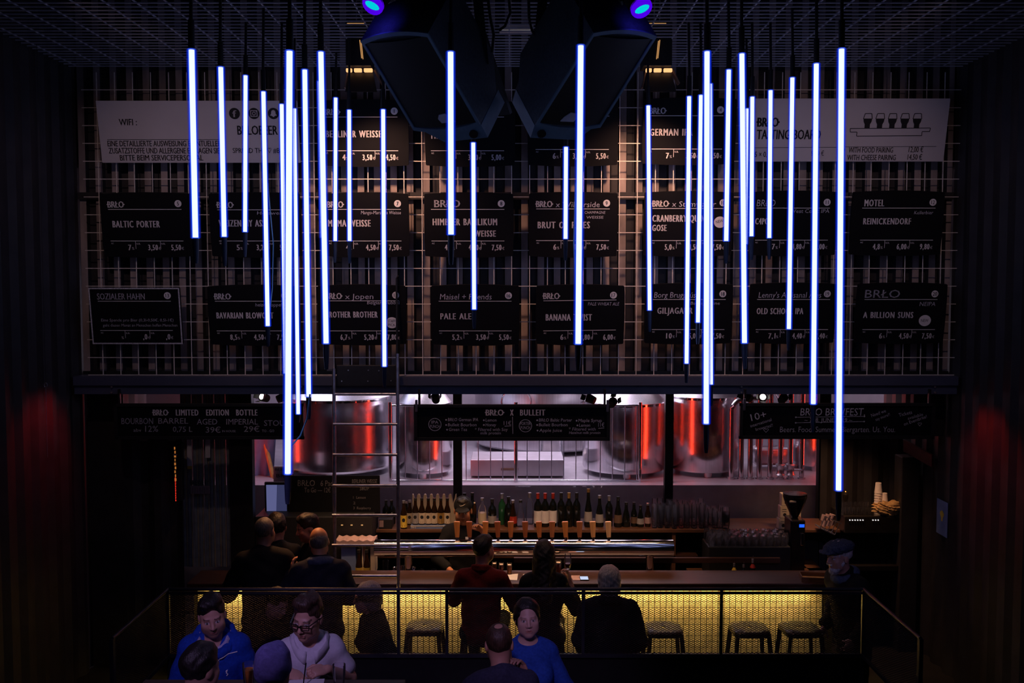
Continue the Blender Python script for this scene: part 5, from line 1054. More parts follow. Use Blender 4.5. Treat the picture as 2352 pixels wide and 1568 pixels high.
# ------------------------------------------------------------ railing of the upper level
YR = 7.9
t = thing('railing', (0, YR, 0), 'black railing with expanded metal mesh between the tables and the bar', 'railing')
rx0, rx1 = -2.775, 2.835; zt, zb = 1.345, 0.815
def mesh_panel(name, fnp, L, z0, z1, parent, dx=0.0165, dz=0.0088, th=0.0021):
    """expanded metal: zigzag strands; fnp(u, z, d) maps along/height/depth"""
    mb = MB(); rows = int((z1 - z0) / dz); n = int(L / dx)
    for r_ in range(rows + 1):
        zc_ = z0 + r_ * dz; vs = []; fs = []
        for i in range(n + 1):
            z = zc_ + (dz / 2 - 0.0006) * (1 if (i + r_) % 2 else -1)
            for a, d in ((-th, 0), (th * 0.6, -0.002), (th, 0.001)): vs.append(fnp(i * dx, min(max(z + a, z0), z1), d))
        for i in range(n):
            for k in range(3): fs.append((i * 3 + k, i * 3 + (k + 1) % 3, i * 3 + 3 + (k + 1) % 3, i * 3 + 3 + k))
        mb.add(vs, fs)
    return mb.build(name, 'rail_mesh', parent, flip=False)
MB().tube([(rx0, 0, zt), (rx1, 0, zt)], 0.0135, 10).build('handrail', 'rail_steel', t, 50)
MB().box(rx0, rx1, -0.012, 0.012, zb - 0.03, zb).build('bottom_rail', 'rail_steel', t); MB().box(rx0, rx1, -0.010, 0.010, zt - 0.040, zt - 0.020).build('upper_rail', 'rail_steel', t)
posts = [xs(p, YR) for p in (911, 1024, 1342, 1664)] + [rx0, rx1]
for x in posts: MB().box(x - 0.012, x + 0.012, -0.014, 0.014, 0.4 if x in (rx0, rx1) else zb - 0.03, zt).build('post', 'rail_steel', t)
mesh_panel('mesh_panel', lambda u, z, d: (rx0 + u, d, z), rx1 - rx0, zb, zt - 0.04, t)
for sx, x in ((-1, rx0), (1, rx1)):
    y1 = -1.12
    MB().tube([(x, 0, zt), (x, y1, zt)], 0.0135, 10).build('side_handrail', 'rail_steel', t, 50)
    MB().box(x - 0.014, x + 0.014, y1 - 0.02, y1 + 0.02, 0.4, zt).build('post', 'rail_steel', t); MB().box(x - 0.01, x + 0.01, y1, 0, zb - 0.03, zb).build('side_bottom_rail', 'rail_steel', t)
    mesh_panel('side_mesh', lambda u, z, d, x=x: (x + d, y1 + u, z), -y1, zb, zt - 0.02, t)
struct(MB().box(rx0, rx1, 7.93, 7.98, 0.4, 0.785).build('wall_low', 'black_void'))
# ------------------------------------------------------------ bar stools
def bar_stool(x, y, rz, lab):
    t = thing('bar_stool', (x, y, 0), lab, 'bar stool', 'metal stools along the bar', (0, 0, rz)); h = 0.76
    pr = [(0.02, h - 0.004), (0.10, h), (0.15, h - 0.002), (0.163, h - 0.015), (0.166, h - 0.05), (0.160, h - 0.05), (0.155, h - 0.02), (0.02, h - 0.010)]
    mb = MB(); n = 28; vs = []; fs = []
    for r, z in pr:
        for k in range(n):
            a = 2 * PI * k / n; q = (abs(math.cos(a)) ** 5 + abs(math.sin(a)) ** 5) ** (-0.2) if r > 0.05 else 1; vs.append((r * q * math.cos(a), r * q * math.sin(a), z))
    for i in range(len(pr)):
        j = (i + 1) % len(pr)
        for k in range(n): fs.append((i * n + k, i * n + (k + 1) % n, j * n + (k + 1) % n, j * n + k))
    mb.add(vs, fs); mb.build('seat', 'stool_metal', t, 40)
    for sx in (-1, 1):
        for sy in (-1, 1): MB().bar((sx * 0.135, sy * 0.135, h - 0.02), (sx * 0.20, sy * 0.20, 0), 0.034, 0.02, (sx, -sy, 0)).build('leg', 'stool_metal', t)
    mb = MB()
    for a, b in (((-1, -1), (1, -1)), ((1, -1), (1, 1)), ((1, 1), (-1, 1)), ((-1, 1), (-1, -1))): MB().bar((a[0] * 0.18, a[1] * 0.18, 0.26), (b[0] * 0.18, b[1] * 0.18, 0.26), 0.016, 0.022).build('stretcher', 'stool_metal', t)
    return t
for px, Y, lab in ((972, 8.75, 'empty metal stool right of the grey-haired woman'), (1530, 8.7, 'empty metal stool right of the grey-haired man'), (1731, 8.7, 'empty metal stool, second from the right'), (1850, 8.7, 'rightmost empty metal stool'),
                   (1103, 8.72, 'metal stool under the man in red'), (1253, 8.72, 'metal stool under the long-haired woman'), (1405, 8.42, 'metal stool under the grey-haired man')):
    bar_stool(xs(px, Y), Y, random.uniform(-.1, .1), lab)
# ------------------------------------------------------------ tables of the upper level
def high_table(x, y, w, d, lab):
    t = thing('high_table', (x, y, 0.4), lab, 'table'); h = 1.13
    MB().bbox(-w / 2, w / 2, -d / 2, d / 2, h - 0.04, h, 0.006).build('table_top', 'table_wood', t)
    for sx in (-1, 1):
        for sy in (-1, 1): MB().box(sx * (w / 2 - 0.09) - 0.03, sx * (w / 2 - 0.09) + 0.03, sy * (d / 2 - 0.09) - 0.03, sy * (d / 2 - 0.09) + 0.03, 0, h - 0.04).build('leg', 'rail_steel', t)
    return t
high_table(xs(600, 5.4), 5.40, 1.5, 0.42, 'dark high table between the men at the lower left')
TZ = 1.53
def water(px, Y, lab, m):
    t = thing('table_glass', (xs(px, Y), Y, TZ), lab, 'glass', 'glasses on the high table')
    MB().lathe([(0.028, 0), (0.030, 0.01), (0.037, 0.10), (0.037, 0.13), (0.0345, 0.13), (0.034, 0.10), (0.026, 0.015)], n=20).build('glass', 'glass_clear', t, 40)
    if m: MB().lathe([(0.024, 0.016), (0.0325, 0.095)], n=20).build('drink', m, t, 40)
water(560, 5.52, 'glass of amber drink between the violet beanie and the man in blue', 'beer_amber'); water(771, 5.50, 'clear glass beside the wrist of the man in the white polo', None)
t = thing('note_paper', (xs(690, 5.47), 5.47, TZ + 0.002), 'sheet of paper under the hands of the man in the white polo', 'paper', None, (0, 0, 0.1)); MB().box(-0.10, 0.10, -0.13, 0.13, 0, 0.002).build('sheet', 'paper_white', t)
# ------------------------------------------------------------ people: bodies grown as one implicit surface
def seg(spans, lo, hi, coarse):
    """grid axis: coarse steps with finer steps inside the given spans (a, b, step)"""
    out = [lo]
    while out[-1] < hi:
        x = out[-1]; st = coarse
        for a, b, s_ in spans:
            if a - 1e-6 <= x < b: st = min(st, s_)
            elif x < a < x + st: st = max(a - x, 0.003)
        out.append(x + st)
    return np.array(out)
def field(ax, prims):
    X, Yg, Z = ax; Dm = np.full((len(X), len(Yg), len(Z)), 0.25)
    for p in prims:
        kind, k = p[0], p[-1]
        if kind in ('c',): a, b, ra, rb = p[1:5]; a = np.array(a, float); b = np.array(b, float); lo = np.minimum(a - ra, b - rb); hi = np.maximum(a + ra, b + rb)
        else:
            c = np.array(p[1], float); Rm = np.array(p[2]) if p[2] is not None else np.eye(3); rad = np.array(p[3], float); m_ = rad.max(); ext = np.abs(Rm) @ rad; lo = c - ext; hi = c + ext
        mg = 0.03 + 1.5 * abs(k); I = [slice(max(np.searchsorted(A, l - mg) - 1, 0), np.searchsorted(A, h + mg) + 1) for A, l, h in zip(ax, lo, hi)]
        if any(s_.stop <= s_.start for s_ in I): continue
        x = X[I[0]][:, None, None]; y = Yg[I[1]][None, :, None]; z = Z[I[2]][None, None, :]
        if kind == 'c':
            ba = b - a; L = max(float(ba @ ba), 1e-9); px, py, pz = x - a[0], y - a[1], z - a[2]
            h = np.clip((px * ba[0] + py * ba[1] + pz * ba[2]) / L, 0, 1)
            d = np.sqrt((px - ba[0] * h) ** 2 + (py - ba[1] * h) ** 2 + (pz - ba[2] * h) ** 2) - (ra + (rb - ra) * h)
        else:
            px, py, pz = x - c[0], y - c[1], z - c[2]; T = Rm.T
            u = [(T[i, 0] * px + T[i, 1] * py + T[i, 2] * pz) / rad[i] for i in range(3)]
            k0 = np.sqrt(u[0] ** 2 + u[1] ** 2 + u[2] ** 2); k1 = np.sqrt((u[0] / rad[0]) ** 2 + (u[1] / rad[1]) ** 2 + (u[2] / rad[2]) ** 2)
            d = k0 * (k0 - 1) / np.maximum(k1, 1e-6)
        S0 = Dm[I[0], I[1], I[2]]
        if kind == 's':                                   # carve away
            kk = max(abs(k), 1e-4); h = np.clip(0.5 - 0.5 * (S0 + d) / kk, 0, 1); Dm[I[0], I[1], I[2]] = S0 + (-d - S0) * h + kk * h * (1 - h)
        elif k <= 0: Dm[I[0], I[1], I[2]] = np.minimum(S0, d)
        else: h = np.clip(0.5 + 0.5 * (S0 - d) / k, 0, 1); Dm[I[0], I[1], I[2]] = S0 + (d - S0) * h - k * h * (1 - h)
    return Dm
def nets(ax, Dm):
    """surface of the zero level as quads"""
    s = Dm < 0; nx, ny, nz = s.shape
    A = [s[:-1, :-1, :-1], s[1:, :-1, :-1], s[:-1, 1:, :-1], s[1:, 1:, :-1], s[:-1, :-1, 1:], s[1:, :-1, 1:], s[:-1, 1:, 1:], s[1:, 1:, 1:]]
    cnt = sum(a.astype(np.int8) for a in A); act = (cnt > 0) & (cnt < 8); ci, cj, ck = np.nonzero(act); n = len(ci)
    idx = -np.ones(act.shape, int); idx[ci, cj, ck] = np.arange(n)
    acc = np.zeros((n, 3)); w = np.zeros(n); C = [(0, 0, 0), (1, 0, 0), (0, 1, 0), (1, 1, 0), (0, 0, 1), (1, 0, 1), (0, 1, 1), (1, 1, 1)]
    for e0, e1 in ((0, 1), (2, 3), (4, 5), (6, 7), (0, 2), (1, 3), (4, 6), (5, 7), (0, 4), (1, 5), (2, 6), (3, 7)):
        a, b = C[e0], C[e1]; d0 = Dm[ci + a[0], cj + a[1], ck + a[2]]; d1 = Dm[ci + b[0], cj + b[1], ck + b[2]]; m_ = (d0 < 0) != (d1 < 0)
        t = np.where(m_, d0 / np.where(m_, d0 - d1, 1), 0)
        for q, (An, ii) in enumerate(zip(ax, (ci, cj, ck))):
            p0 = An[ii + a[q]]; p1 = An[ii + b[q]]; acc[:, q] += np.where(m_, p0 + (p1 - p0) * t, 0)
        w += m_
    V = acc / w[:, None]; Fq = []
    def emit(e, fl, q): # q: four cell index arrays around the edge
        ok = np.all([x >= 0 for x in q], axis=0); Q = np.stack(q, 1)[ok]; fl = fl[ok]; Q[fl] = Q[fl][:, ::-1]; Fq.append(Q)
    i, j, k = np.nonzero(s[:-1, 1:-1, 1:-1] != s[1:, 1:-1, 1:-1]); j += 1; k += 1
    emit(0, s[i + 1, j, k], [idx[i, j - 1, k - 1], idx[i, j, k - 1], idx[i, j, k], idx[i, j - 1, k]])
    i, j, k = np.nonzero(s[1:-1, :-1, 1:-1] != s[1:-1, 1:, 1:-1]); i += 1; k += 1
    emit(1, s[i, j + 1, k], [idx[i - 1, j, k - 1], idx[i - 1, j, k], idx[i, j, k], idx[i, j, k - 1]])
    i, j, k = np.nonzero(s[1:-1, 1:-1, :-1] != s[1:-1, 1:-1, 1:]); i += 1; j += 1
    emit(2, s[i, j, k + 1], [idx[i - 1, j - 1, k], idx[i, j - 1, k], idx[i, j, k], idx[i - 1, j, k]])
    return V, (np.concatenate(Fq) if Fq else np.zeros((0, 4), int))
def skin_mesh(name, V, Q, m, parent, tone=None, pieces=0.02):
    # keep the large connected pieces only
    if len(Q):
        lab = np.arange(len(V))
        for _ in range(400):
            mn = lab[Q].min(1); l2 = lab.copy(); np.minimum.at(l2, Q.ravel(), np.repeat(mn, 4)); l2 = l2[l2]
            if (l2 == lab).all(): break
            lab = l2
        u, inv, cn = np.unique(lab, return_inverse=True, return_counts=True); keepv = cn[inv] >= max(pieces * len(V), 8) if pieces < 1 else cn[inv] == cn.max()
        Q = Q[keepv[Q].all(1)]; used = np.zeros(len(V), bool); used[Q.ravel()] = True; mp = np.cumsum(used) - 1; V = V[used]; Q = mp[Q]
        if tone is not None: tone = tone[used] if len(tone) == len(used) else tone
    me = bpy.data.meshes.new(name); me.from_pydata(V.tolist(), [], Q.tolist()); me.update(); me.materials.append(M[m] if isinstance(m, str) else m)
    me.polygons.foreach_set('use_smooth', [True] * len(me.polygons))
    if tone is not None:
        a = me.color_attributes.new('tone', 'FLOAT_COLOR', 'POINT'); a.data.foreach_set('color', np.concatenate([tone, np.ones((len(tone), 1))], 1).ravel())
    o = bpy.data.objects.new(name, me); COL.objects.link(o); o.parent = parent; return o
def rotm(yaw=0, pitch=0, roll=0): return np.array((Euler((R(pitch), R(roll), 0)).to_matrix()).to_4x4().to_3x3()) if not yaw else np.array(Matrix.Rotation(R(yaw), 3, 'Z') @ Matrix.Rotation(R(pitch), 3, 'X') @ Matrix.Rotation(R(roll), 3, 'Y'))
def wave(ax, f, amp, seed=0.0):
    x, y, z = ax[0][:, None, None], ax[1][None, :, None], ax[2][None, None, :]
    return amp * (np.sin(f * x * 1.3 + 2.1 * np.sin(f * 0.6 * z + seed) + seed) * np.sin(f * 0.9 * z + 1.7 * np.sin(f * 0.5 * y + seed)) + 0.6 * np.sin(f * 0.7 * (x + y + 1.6 * z) + seed * 2))
def fold_collar(t, up, m):
    # turned-down collar: rises at the neck, its leaves lie on the garment and end in two points in front
    from mathutils.bvhtree import BVHTree
    g = [c for c in t.children if c.name.split('.')[0] in ('jacket', 'sweater', 'polo_shirt')][0]
    tr = BVHTree.FromPolygons([v.co for v in g.data.vertices], [p.vertices for p in g.data.polygons]); n = 28; rows = []
    for k in range(n + 1):
        a = -2.86 + 5.72 * k / n; f = (1 - math.cos(a)) / 2; q = max(0, (abs(a) - 2.0) / 0.86)
        top = Vector(up((0.060 * math.sin(a), 0.020 + 0.066 * math.cos(a), 0.645 - 0.062 * f)))
        tip = Vector(up((0.098 * math.sin(a) * (1 - 0.15 * q), 0.020 + 0.105 * math.cos(a), 0.600 - 0.055 * f - 0.035 * q)))
        h, nr, _, _ = tr.find_nearest(tip); lo = h + nr * 0.006; mid = (top * 0.62 + lo * 0.38) + Vector((math.sin(a), math.cos(a), 0.35)) * 0.010
        h2, nr2, _, d2 = tr.find_nearest(mid)
        if (mid - h2).dot(nr2) < 0.005: mid = h2 + nr2 * 0.006
        inner = top + Vector((-math.sin(a) * 0.004, -math.cos(a) * 0.004, -0.035)); rows.append((inner, top, mid, lo))
    mb = MB(); mb.add([p for r_ in rows for p in r_], [(k * 4 + j, k * 4 + j + 1, k * 4 + 5 + j, k * 4 + 4 + j) for k in range(n) for j in range(3)])
    o = mb.build('collar', m, t, 50); sm = o.modifiers.new('thickness', 'SOLIDIFY'); sm.thickness = 0.005; sm.offset = 1
def person(label, head_px, top_py, Y, feet, seat, yaw, skin=(0.50, 0.30, 0.22), lean=0, head=(0, 0, 0), female=False, hs=1.0,
           arms=None, top=None, hair=None, coat='shirt', long_hair=None, beard=0.0, brow=None, fine=True, hat=None, extras=None, build=1.0, sleeves=0.96, collar=None, neck_cut=None, zoff=0.0, tuck=0.42):
    """head_px/top_py: where the crown shows in the photo; feet: floor height; seat: True when seated.
       local frame: the figure faces -Y, seat (or hips) at z = 0"""
    ztop = zs(top_py, Y); rx = R(lean)
    def up(p):                                             # lean of the upper body about the hips
        x, y, z = p; return np.array((x, y * math.cos(rx) - (z - 0.1) * math.sin(rx), (z - 0.1) * math.cos(rx) + y * math.sin(rx) + 0.1))
    sw = (0.130 if female else 0.148) * build
    neck = up((0, 0.015, 0.60)); hc = neck + np.array((0, -0.030 - 0.10 * math.sin(rx), 0.180)) - np.array((0, 0, 0.03 * abs(math.sin(rx))))
    Hm = rotm(head[0], head[1], head[2]); piv = hc + np.array((0, 0.02, -0.08)); hc = piv + Hm @ (hc - piv)
    hh = 1.0 * hs
    def hl(p): return hc + Hm @ (np.array(p, float) * hh)
    crown = hl((0, 0.02, 0.125))[2]
    root_z = ztop - crown; legs = root_z - feet
    loc = Vector((xs(head_px, Y), Y, root_z)); yw = R(yaw)
    loc -= Matrix.Rotation(yw, 3, 'Z') @ Vector((hc[0], hc[1], 0))
    t = thing('person', loc, label, 'person', None, (0, 0, yw))
    sh = [up((s * sw, 0.02, 0.535)) for s in (-1, 1)]
    ar = arms or {}
    P = []; TOR = [('e', up((0, 0.0, 0.42)), rotm(0, lean), (0.155 * build, 0.105 * build, 0.20), 0.05), ('e', up((0, 0.0, 0.22)), rotm(0, lean), (0.135 * build * (0.9 if female else 1.05), 0.105 * build, 0.17), 0.06),
            ('e', (0, 0.0, 0.06), None, (0.165, 0.12, 0.11), 0.06), ('c', sh[0], sh[1], 0.056, 0.056, 0.05), ('c', up((0, 0.03, 0.60)), up((-sw * 0.75, 0.03, 0.555)), 0.045, 0.042, 0.05), ('c', up((0, 0.03, 0.60)), up((sw * 0.75, 0.03, 0.555)), 0.045, 0.042, 0.05)]
    if female: TOR += [('e', up((s * 0.075, -0.085, 0.40)), None, (0.062, 0.058, 0.065), 0.05) for s in (-1, 1)]
    NK = [('c', neck - np.array((0, -0.015, 0.03)), hl((0, 0.02, -0.06)), 0.056 * (0.88 if female else 1), 0.054 * (0.88 if female else 1), 0.035)]
    ARM, FORE, HAND = [], [], []; fine_spans = []
    for i, s in enumerate((-1, 1)):
        a_ = ar.get('LR'[i]) or (None, None)
        el = np.array(a_[0] if a_[0] is not None else up((s * (sw + 0.07), 0.05, 0.29))); wr = np.array(a_[1] if a_[1] is not None else up((s * (sw + 0.03), -0.15, 0.13)))
        ARM.append(('c', sh[i], el, 0.052 * build, 0.043 * build, 0.016)); FORE.append(('c', el, wr, 0.043 * build, 0.028, 0.016))
        hd = np.array(a_[2]) if len(a_) > 2 and a_[2] is not None else (wr - el) / np.linalg.norm(wr - el); hd = hd / np.linalg.norm(hd)
        pn = np.array(a_[3]) if len(a_) > 3 and a_[3] is not None else np.array((-s * 1.0, 0, -0.3)); pn = pn - hd * (pn @ hd); pn /= np.linalg.norm(pn); sd = np.cross(hd, pn)   # palm normal, side
        curl = a_[4] if len(a_) > 4 else 0.45
        pc = wr + hd * 0.05; HAND.append(('e', pc, np.stack([sd, hd, pn], 1), (0.042, 0.055, 0.017), 0.015))
        for q, (off, ln) in enumerate(((-0.030, 0.068), (-0.010, 0.078), (0.010, 0.073), (0.029, 0.058))):
            p0 = wr + hd * 0.088 + sd * off; d1 = hd * math.cos(curl) + pn * math.sin(curl); p1 = p0 + d1 * ln * 0.42; d2 = hd * math.cos(curl * 2.3) + pn * math.sin(curl * 2.3); p2 = p1 + d2 * ln * 0.33; d3 = hd * math.cos(curl * 3.2) + pn * math.sin(curl * 3.2); p3 = p2 + d3 * ln * 0.25
            HAND += [('c', p0 - hd * 0.02, p1, 0.0095, 0.0088, 0.006), ('c', p1, p2, 0.0088, 0.0080, 0.003), ('c', p2, p3, 0.0080, 0.0070, 0.003)]
        p0 = wr + hd * 0.03 - sd * 0.036; d1 = hd * 0.72 - sd * 0.6 + pn * 0.35; d1 /= np.linalg.norm(d1); p1 = p0 + d1 * 0.045; d2 = hd * 0.85 - sd * 0.1 + pn * (0.3 + 0.4 * curl); d2 /= np.linalg.norm(d2)
        HAND += [('c', p0, p1, 0.013, 0.011, 0.012), ('c', p1, p1 + d2 * 0.035, 0.011, 0.0085, 0.004)]
        if fine and len(a_) > 2: fine_spans.append((wr + hd * 0.08, 0.115))
    lg = []
    for s in (-1, 1):
        if seat:
            kn = np.array((s * 0.13, -tuck, 0.06 - (0.42 - tuck) * 0.6)); an = np.array((s * 0.13, -tuck + 0.02 + (0.42 - tuck) * 0.5, max(-legs + 0.09, -0.40))); toe = an + np.array((s * 0.02, -0.15, -0.05)); hp = np.array((s * 0.095, -0.02, 0.05))
        else:
            hp = np.array((s * 0.095, 0, 0.02)); kn = np.array((s * 0.10, -0.02, -(legs) * 0.47)); an = np.array((s * 0.10, 0.02, -legs + 0.085)); toe = an + np.array((s * 0.03, -0.16, -0.05))
        lg += [('c', hp, kn, 0.082, 0.058, 0.05), ('c', kn, an, 0.056, 0.040, 0.03), ('c', an, toe, 0.042, 0.030, 0.02), ('c', an, an + np.array((0, 0.05, -0.045)), 0.04, 0.036, 0.02)]
    HD = [('e', hl((0, 0.015, 0.035)), Hm, (0.076, 0.096, 0.090), 0.03), ('e', hl((0, -0.022, -0.035)), Hm, (0.065 if not female else 0.060, 0.074, 0.087), 0.04), ('e', hl((0, -0.062, -0.098)), Hm, (0.026, 0.024, 0.020), 0.03),
          ('c', hl((-0.046 if not female else -0.038, -0.030, -0.068)), hl((0.046 if not female else 0.038, -0.030, -0.068)), 0.016, 0.016, 0.03),
          ('c', hl((-0.036, -0.078, 0.020)), hl((0.036, -0.078, 0.020)), 0.010 if not female else 0.007, 0.010 if not female else 0.007, 0.018)] \
       + [('e', hl((s * 0.042, -0.062, -0.022)), Hm, (0.022, 0.020, 0.018), 0.02) for s in (-1, 1)] + [('e', hl((s * 0.040, -0.044, -0.050)), Hm, (0.024, 0.026, 0.034), 0.03) for s in (-1, 1)] + [('s', hl((s * 0.031, -0.099, 0.003)), Hm, (0.0165, 0.0125, 0.0085), 0.012) for s in (-1, 1)] \
       + [('e', hl((s * 0.031, -0.0785, 0.003)), Hm, (0.0125, 0.0125, 0.0105), 0.004) for s in (-1, 1)] \
       + [('c', hl((0, -0.088, 0.010)), hl((0, -0.108, -0.028)), 0.0085, 0.0125 if not female else 0.0105, 0.010)] + [('e', hl((s * 0.012, -0.098, -0.033)), Hm, (0.009, 0.010, 0.008), 0.006) for s in (-1, 1)] \
       + [('c', hl((-0.019, -0.086, -0.061)), hl((0, -0.094, -0.058)), 0.0055, 0.0070, 0.004), ('c', hl((0.019, -0.086, -0.061)), hl((0, -0.094, -0.058)), 0.0055, 0.0070, 0.004), ('c', hl((-0.015, -0.087, -0.072)), hl((0.015, -0.087, -0.072)), 0.0070, 0.0070, 0.005),
          ('s', hl((0, -0.101, -0.0655)), Hm, (0.018, 0.006, 0.0012), 0.003)] \
       + [('e', hl((s * 0.077, 0.010, -0.006)), Hm, (0.010, 0.022, 0.032), 0.006) for s in (-1, 1)]
    lo = np.array([-0.5, -0.75, -legs - 0.05]); hi = np.array([0.5, 0.45, crown + 0.08])
    allp = TOR + NK + ARM + FORE + HAND + lg + HD
    for p in allp:
        c0 = np.array(p[1], float); lo = np.minimum(lo, c0 - 0.25) if c0[2] > -0.3 else lo; hi = np.maximum(hi, c0 + 0.2)
    hf = 0.0042 if fine else 0.008; co = 0.022 if fine else 0.026; sp = [[(hc[q] - (0.10, 0.135, 0.14)[q], hc[q] + (0.10, 0.13, 0.14)[q], hf)] for q in range(3)]
    for c0, r_ in fine_spans:
        for q in range(3): sp[q].append((c0[q] - r_, c0[q] + r_, 0.0062))
    for q in range(3): sp[q].append((-0.3 if q < 2 else -0.1, 0.3 if q < 2 else 0.7, 0.018))
    ax = [seg(sp[q], lo[q], hi[q], co) for q in range(3)]
    V, Q = nets(ax, field(ax, allp))
    # tones of the skin: lips, eyes, brows, stubble
    Lc = ((V - hc) @ Hm) / hh; tone = np.tile(np.array(skin), (len(V), 1)); inh = (np.abs(Lc) < 0.16).all(1)
    def paint(mask, col, f=1.0): tone[mask & inh] = tone[mask & inh] * (1 - f) + np.array(col) * f
    bc = np.array(brow if brow is not None else (0.03, 0.02, 0.015)); x, y, z = Lc.T
    if beard:
        bm_ = np.clip((-0.030 - z) / 0.02, 0, 1) * np.clip((0.035 - y) / 0.04, 0, 1) * (z > -0.125); bm_ = np.where((np.abs(x) < 0.012) & (z > -0.05), bm_ * 0.7, bm_)
        f = (bm_ * beard * inh)[:, None]; tone = tone * (1 - f) + bc * f
    paint((np.abs(x) < 0.021) & (y < -0.075) & (np.abs(z + 0.066) < 0.0105 - 0.28 * np.abs(x)), (skin[0] * 0.72, skin[1] * 0.42, skin[2] * 0.42), 0.85 if female else 0.55)
    for s in (-1, 1):
        ex, ez = x - s * 0.031, z - 0.003; paint((np.abs(ex) < 0.013) & (np.abs(ez) < 0.0075) & (y < -0.07), (0.62, 0.56, 0.56), 0.9); paint((ex ** 2 + ez ** 2 < 0.0062 ** 2) & (y < -0.07), (0.02, 0.012, 0.01), 1.0)
        paint((np.abs(ex) < 0.015) & (np.abs(ez - 0.0085) < 0.0018) & (y < -0.06), (0.03, 0.02, 0.02), 0.7)
        br = ez - 0.0225 + 0.10 * np.abs(np.abs(x) - 0.038); paint((np.abs(ex - s * 0.002) < 0.019) & (np.abs(br) < (0.0032 if female else 0.0048)) & (y < -0.05), bc, 0.55 if female else 0.8)
    skin_mesh('body', V, Q, 'skin', t, tone, 0.03)
    # ---------------- clothing
    def grow(pr, g_, k=None): return [((p[0], p[1], p[2], p[3] + g_, p[4] + g_) if p[0] == 'c' else (p[0], p[1], p[2], tuple(np.array(p[3]) + g_))) + ((p[-1] if k is None else k),) for p in pr]
    def cloth(name, prims, m, cell, folds=0.0, cuts=(), noise_f=26, parent=t, pieces=0.02):
        lo_ = np.full(3, 9.0); hi_ = -lo_
        for p in prims:
            if p[0] == 'c': a, b, r_ = np.array(p[1], float), np.array(p[2], float), max(p[3], p[4]); lo_ = np.minimum(lo_, np.minimum(a, b) - r_); hi_ = np.maximum(hi_, np.maximum(a, b) + r_)
            elif p[0] == 'e': c0, r_ = np.array(p[1], float), max(p[3]); lo_ = np.minimum(lo_, c0 - r_); hi_ = np.maximum(hi_, c0 + r_)
        A = [np.arange(lo_[q] - 0.04, hi_[q] + 0.04, cell) for q in range(3)]; Dm = field(A, prims)
        if folds: Dm = Dm + wave(A, noise_f, folds, len(label) * 0.37)
        for c0, n_ in cuts:
            n_ = np.array(n_, float); n_ /= np.linalg.norm(n_); Dm = np.maximum(Dm, (A[0][:, None, None] - c0[0]) * n_[0] + (A[1][None, :, None] - c0[1]) * n_[1] + (A[2][None, None, :] - c0[2]) * n_[2])
        Vc, Qc = nets(A, Dm); return skin_mesh(name, Vc, Qc, m, parent, None, pieces)
    cell = 0.0085 if fine else 0.012; g_ = 0.016 if coat == 'shirt' else 0.026
    slv = []
    for i, (p, q) in enumerate(zip(ARM, FORE)):
        if sleeves >= 0.5: e = np.array(q[1]) + (np.array(q[2]) - np.array(q[1])) * (sleeves - 0.06); slv += [p, ('c', q[1], e, q[3], q[4] + (0.006 if coat != 'shirt' else 0.002), 0.02)]
        else: e = np.array(p[1]) + (np.array(p[2]) - np.array(p[1])) * (0.62); slv += [('c', p[1], e, p[3] + 0.004, p[4] + 0.016, 0.02)]
    pr = grow(TOR + slv, g_) + (grow(lg[0:1] + lg[4:5], 0.012) if coat != 'shirt' else [])
    nc = neck_cut or ((0, -0.075, 0.605), (0, -0.75, 0.65))
    cuts = [(up(nc[0]), np.array((0, nc[1][1] * math.cos(rx) - nc[1][2] * math.sin(rx), nc[1][2] * math.cos(rx) + nc[1][1] * math.sin(rx))))]
    folded = []
    for kind, cm in ([collar] if collar and isinstance(collar[0], str) else collar or []):
        if kind == 'polo': folded.append(cm); continue
        n_ = 14; cc = []
        for k in range(n_):
            a0, a1 = 2 * PI * k / n_, 2 * PI * (k + 1) / n_
            def cp(a):
                rr_ = {'hood': 0.110, 'high': 0.076, 'polo': 0.082, 'scarf': 0.088}[kind]; zz_ = {'hood': 0.640, 'high': 0.622, 'polo': 0.640, 'scarf': 0.625}[kind]
                return up((rr_ * math.sin(a), 0.022 + rr_ * (0.95 if math.cos(a) > 0 else 1.1) * math.cos(a), zz_ - ({'polo': 0.055, 'hood': 0.075}.get(kind, 0.03)) * (1 - math.cos(a)) / 2 + (0.02 if kind == 'hood' else 0.0) * math.cos(a)))
            if kind in ('polo',) and (k in (6, 7)): continue
            cc.append(('c', cp(a0), cp(a1), {'hood': 0.032, 'high': 0.022, 'polo': 0.017, 'scarf': 0.036}[kind], {'hood': 0.032, 'high': 0.022, 'polo': 0.017, 'scarf': 0.036}[kind], 0.012))
            if kind == 'high' : cc.append(('c', cp(a0) + np.array((0, 0, 0.03)), cp(a1) + np.array((0, 0, 0.03)), 0.016, 0.016, 0.012))
        cloth({'hood': 'hood', 'high': 'collar', 'polo': 'collar', 'scarf': 'scarf'}[kind], cc, cm, 0.007 if fine else 0.010, 0.002 if kind != 'polo' else 0.0, noise_f=50)
    cloth('jacket' if coat != 'shirt' else 'sweater' if sleeves >= 0.5 else 'polo_shirt', pr, top, cell, 0.004 if coat == 'shirt' else 0.006, cuts)
    for cm in folded: fold_collar(t, up, cm)
    cloth('trousers', grow([p for k, p in enumerate(lg) if k % 4 in (0, 1)] + TOR[2:3], 0.012), 'cloth_black', 0.016, 0.003)
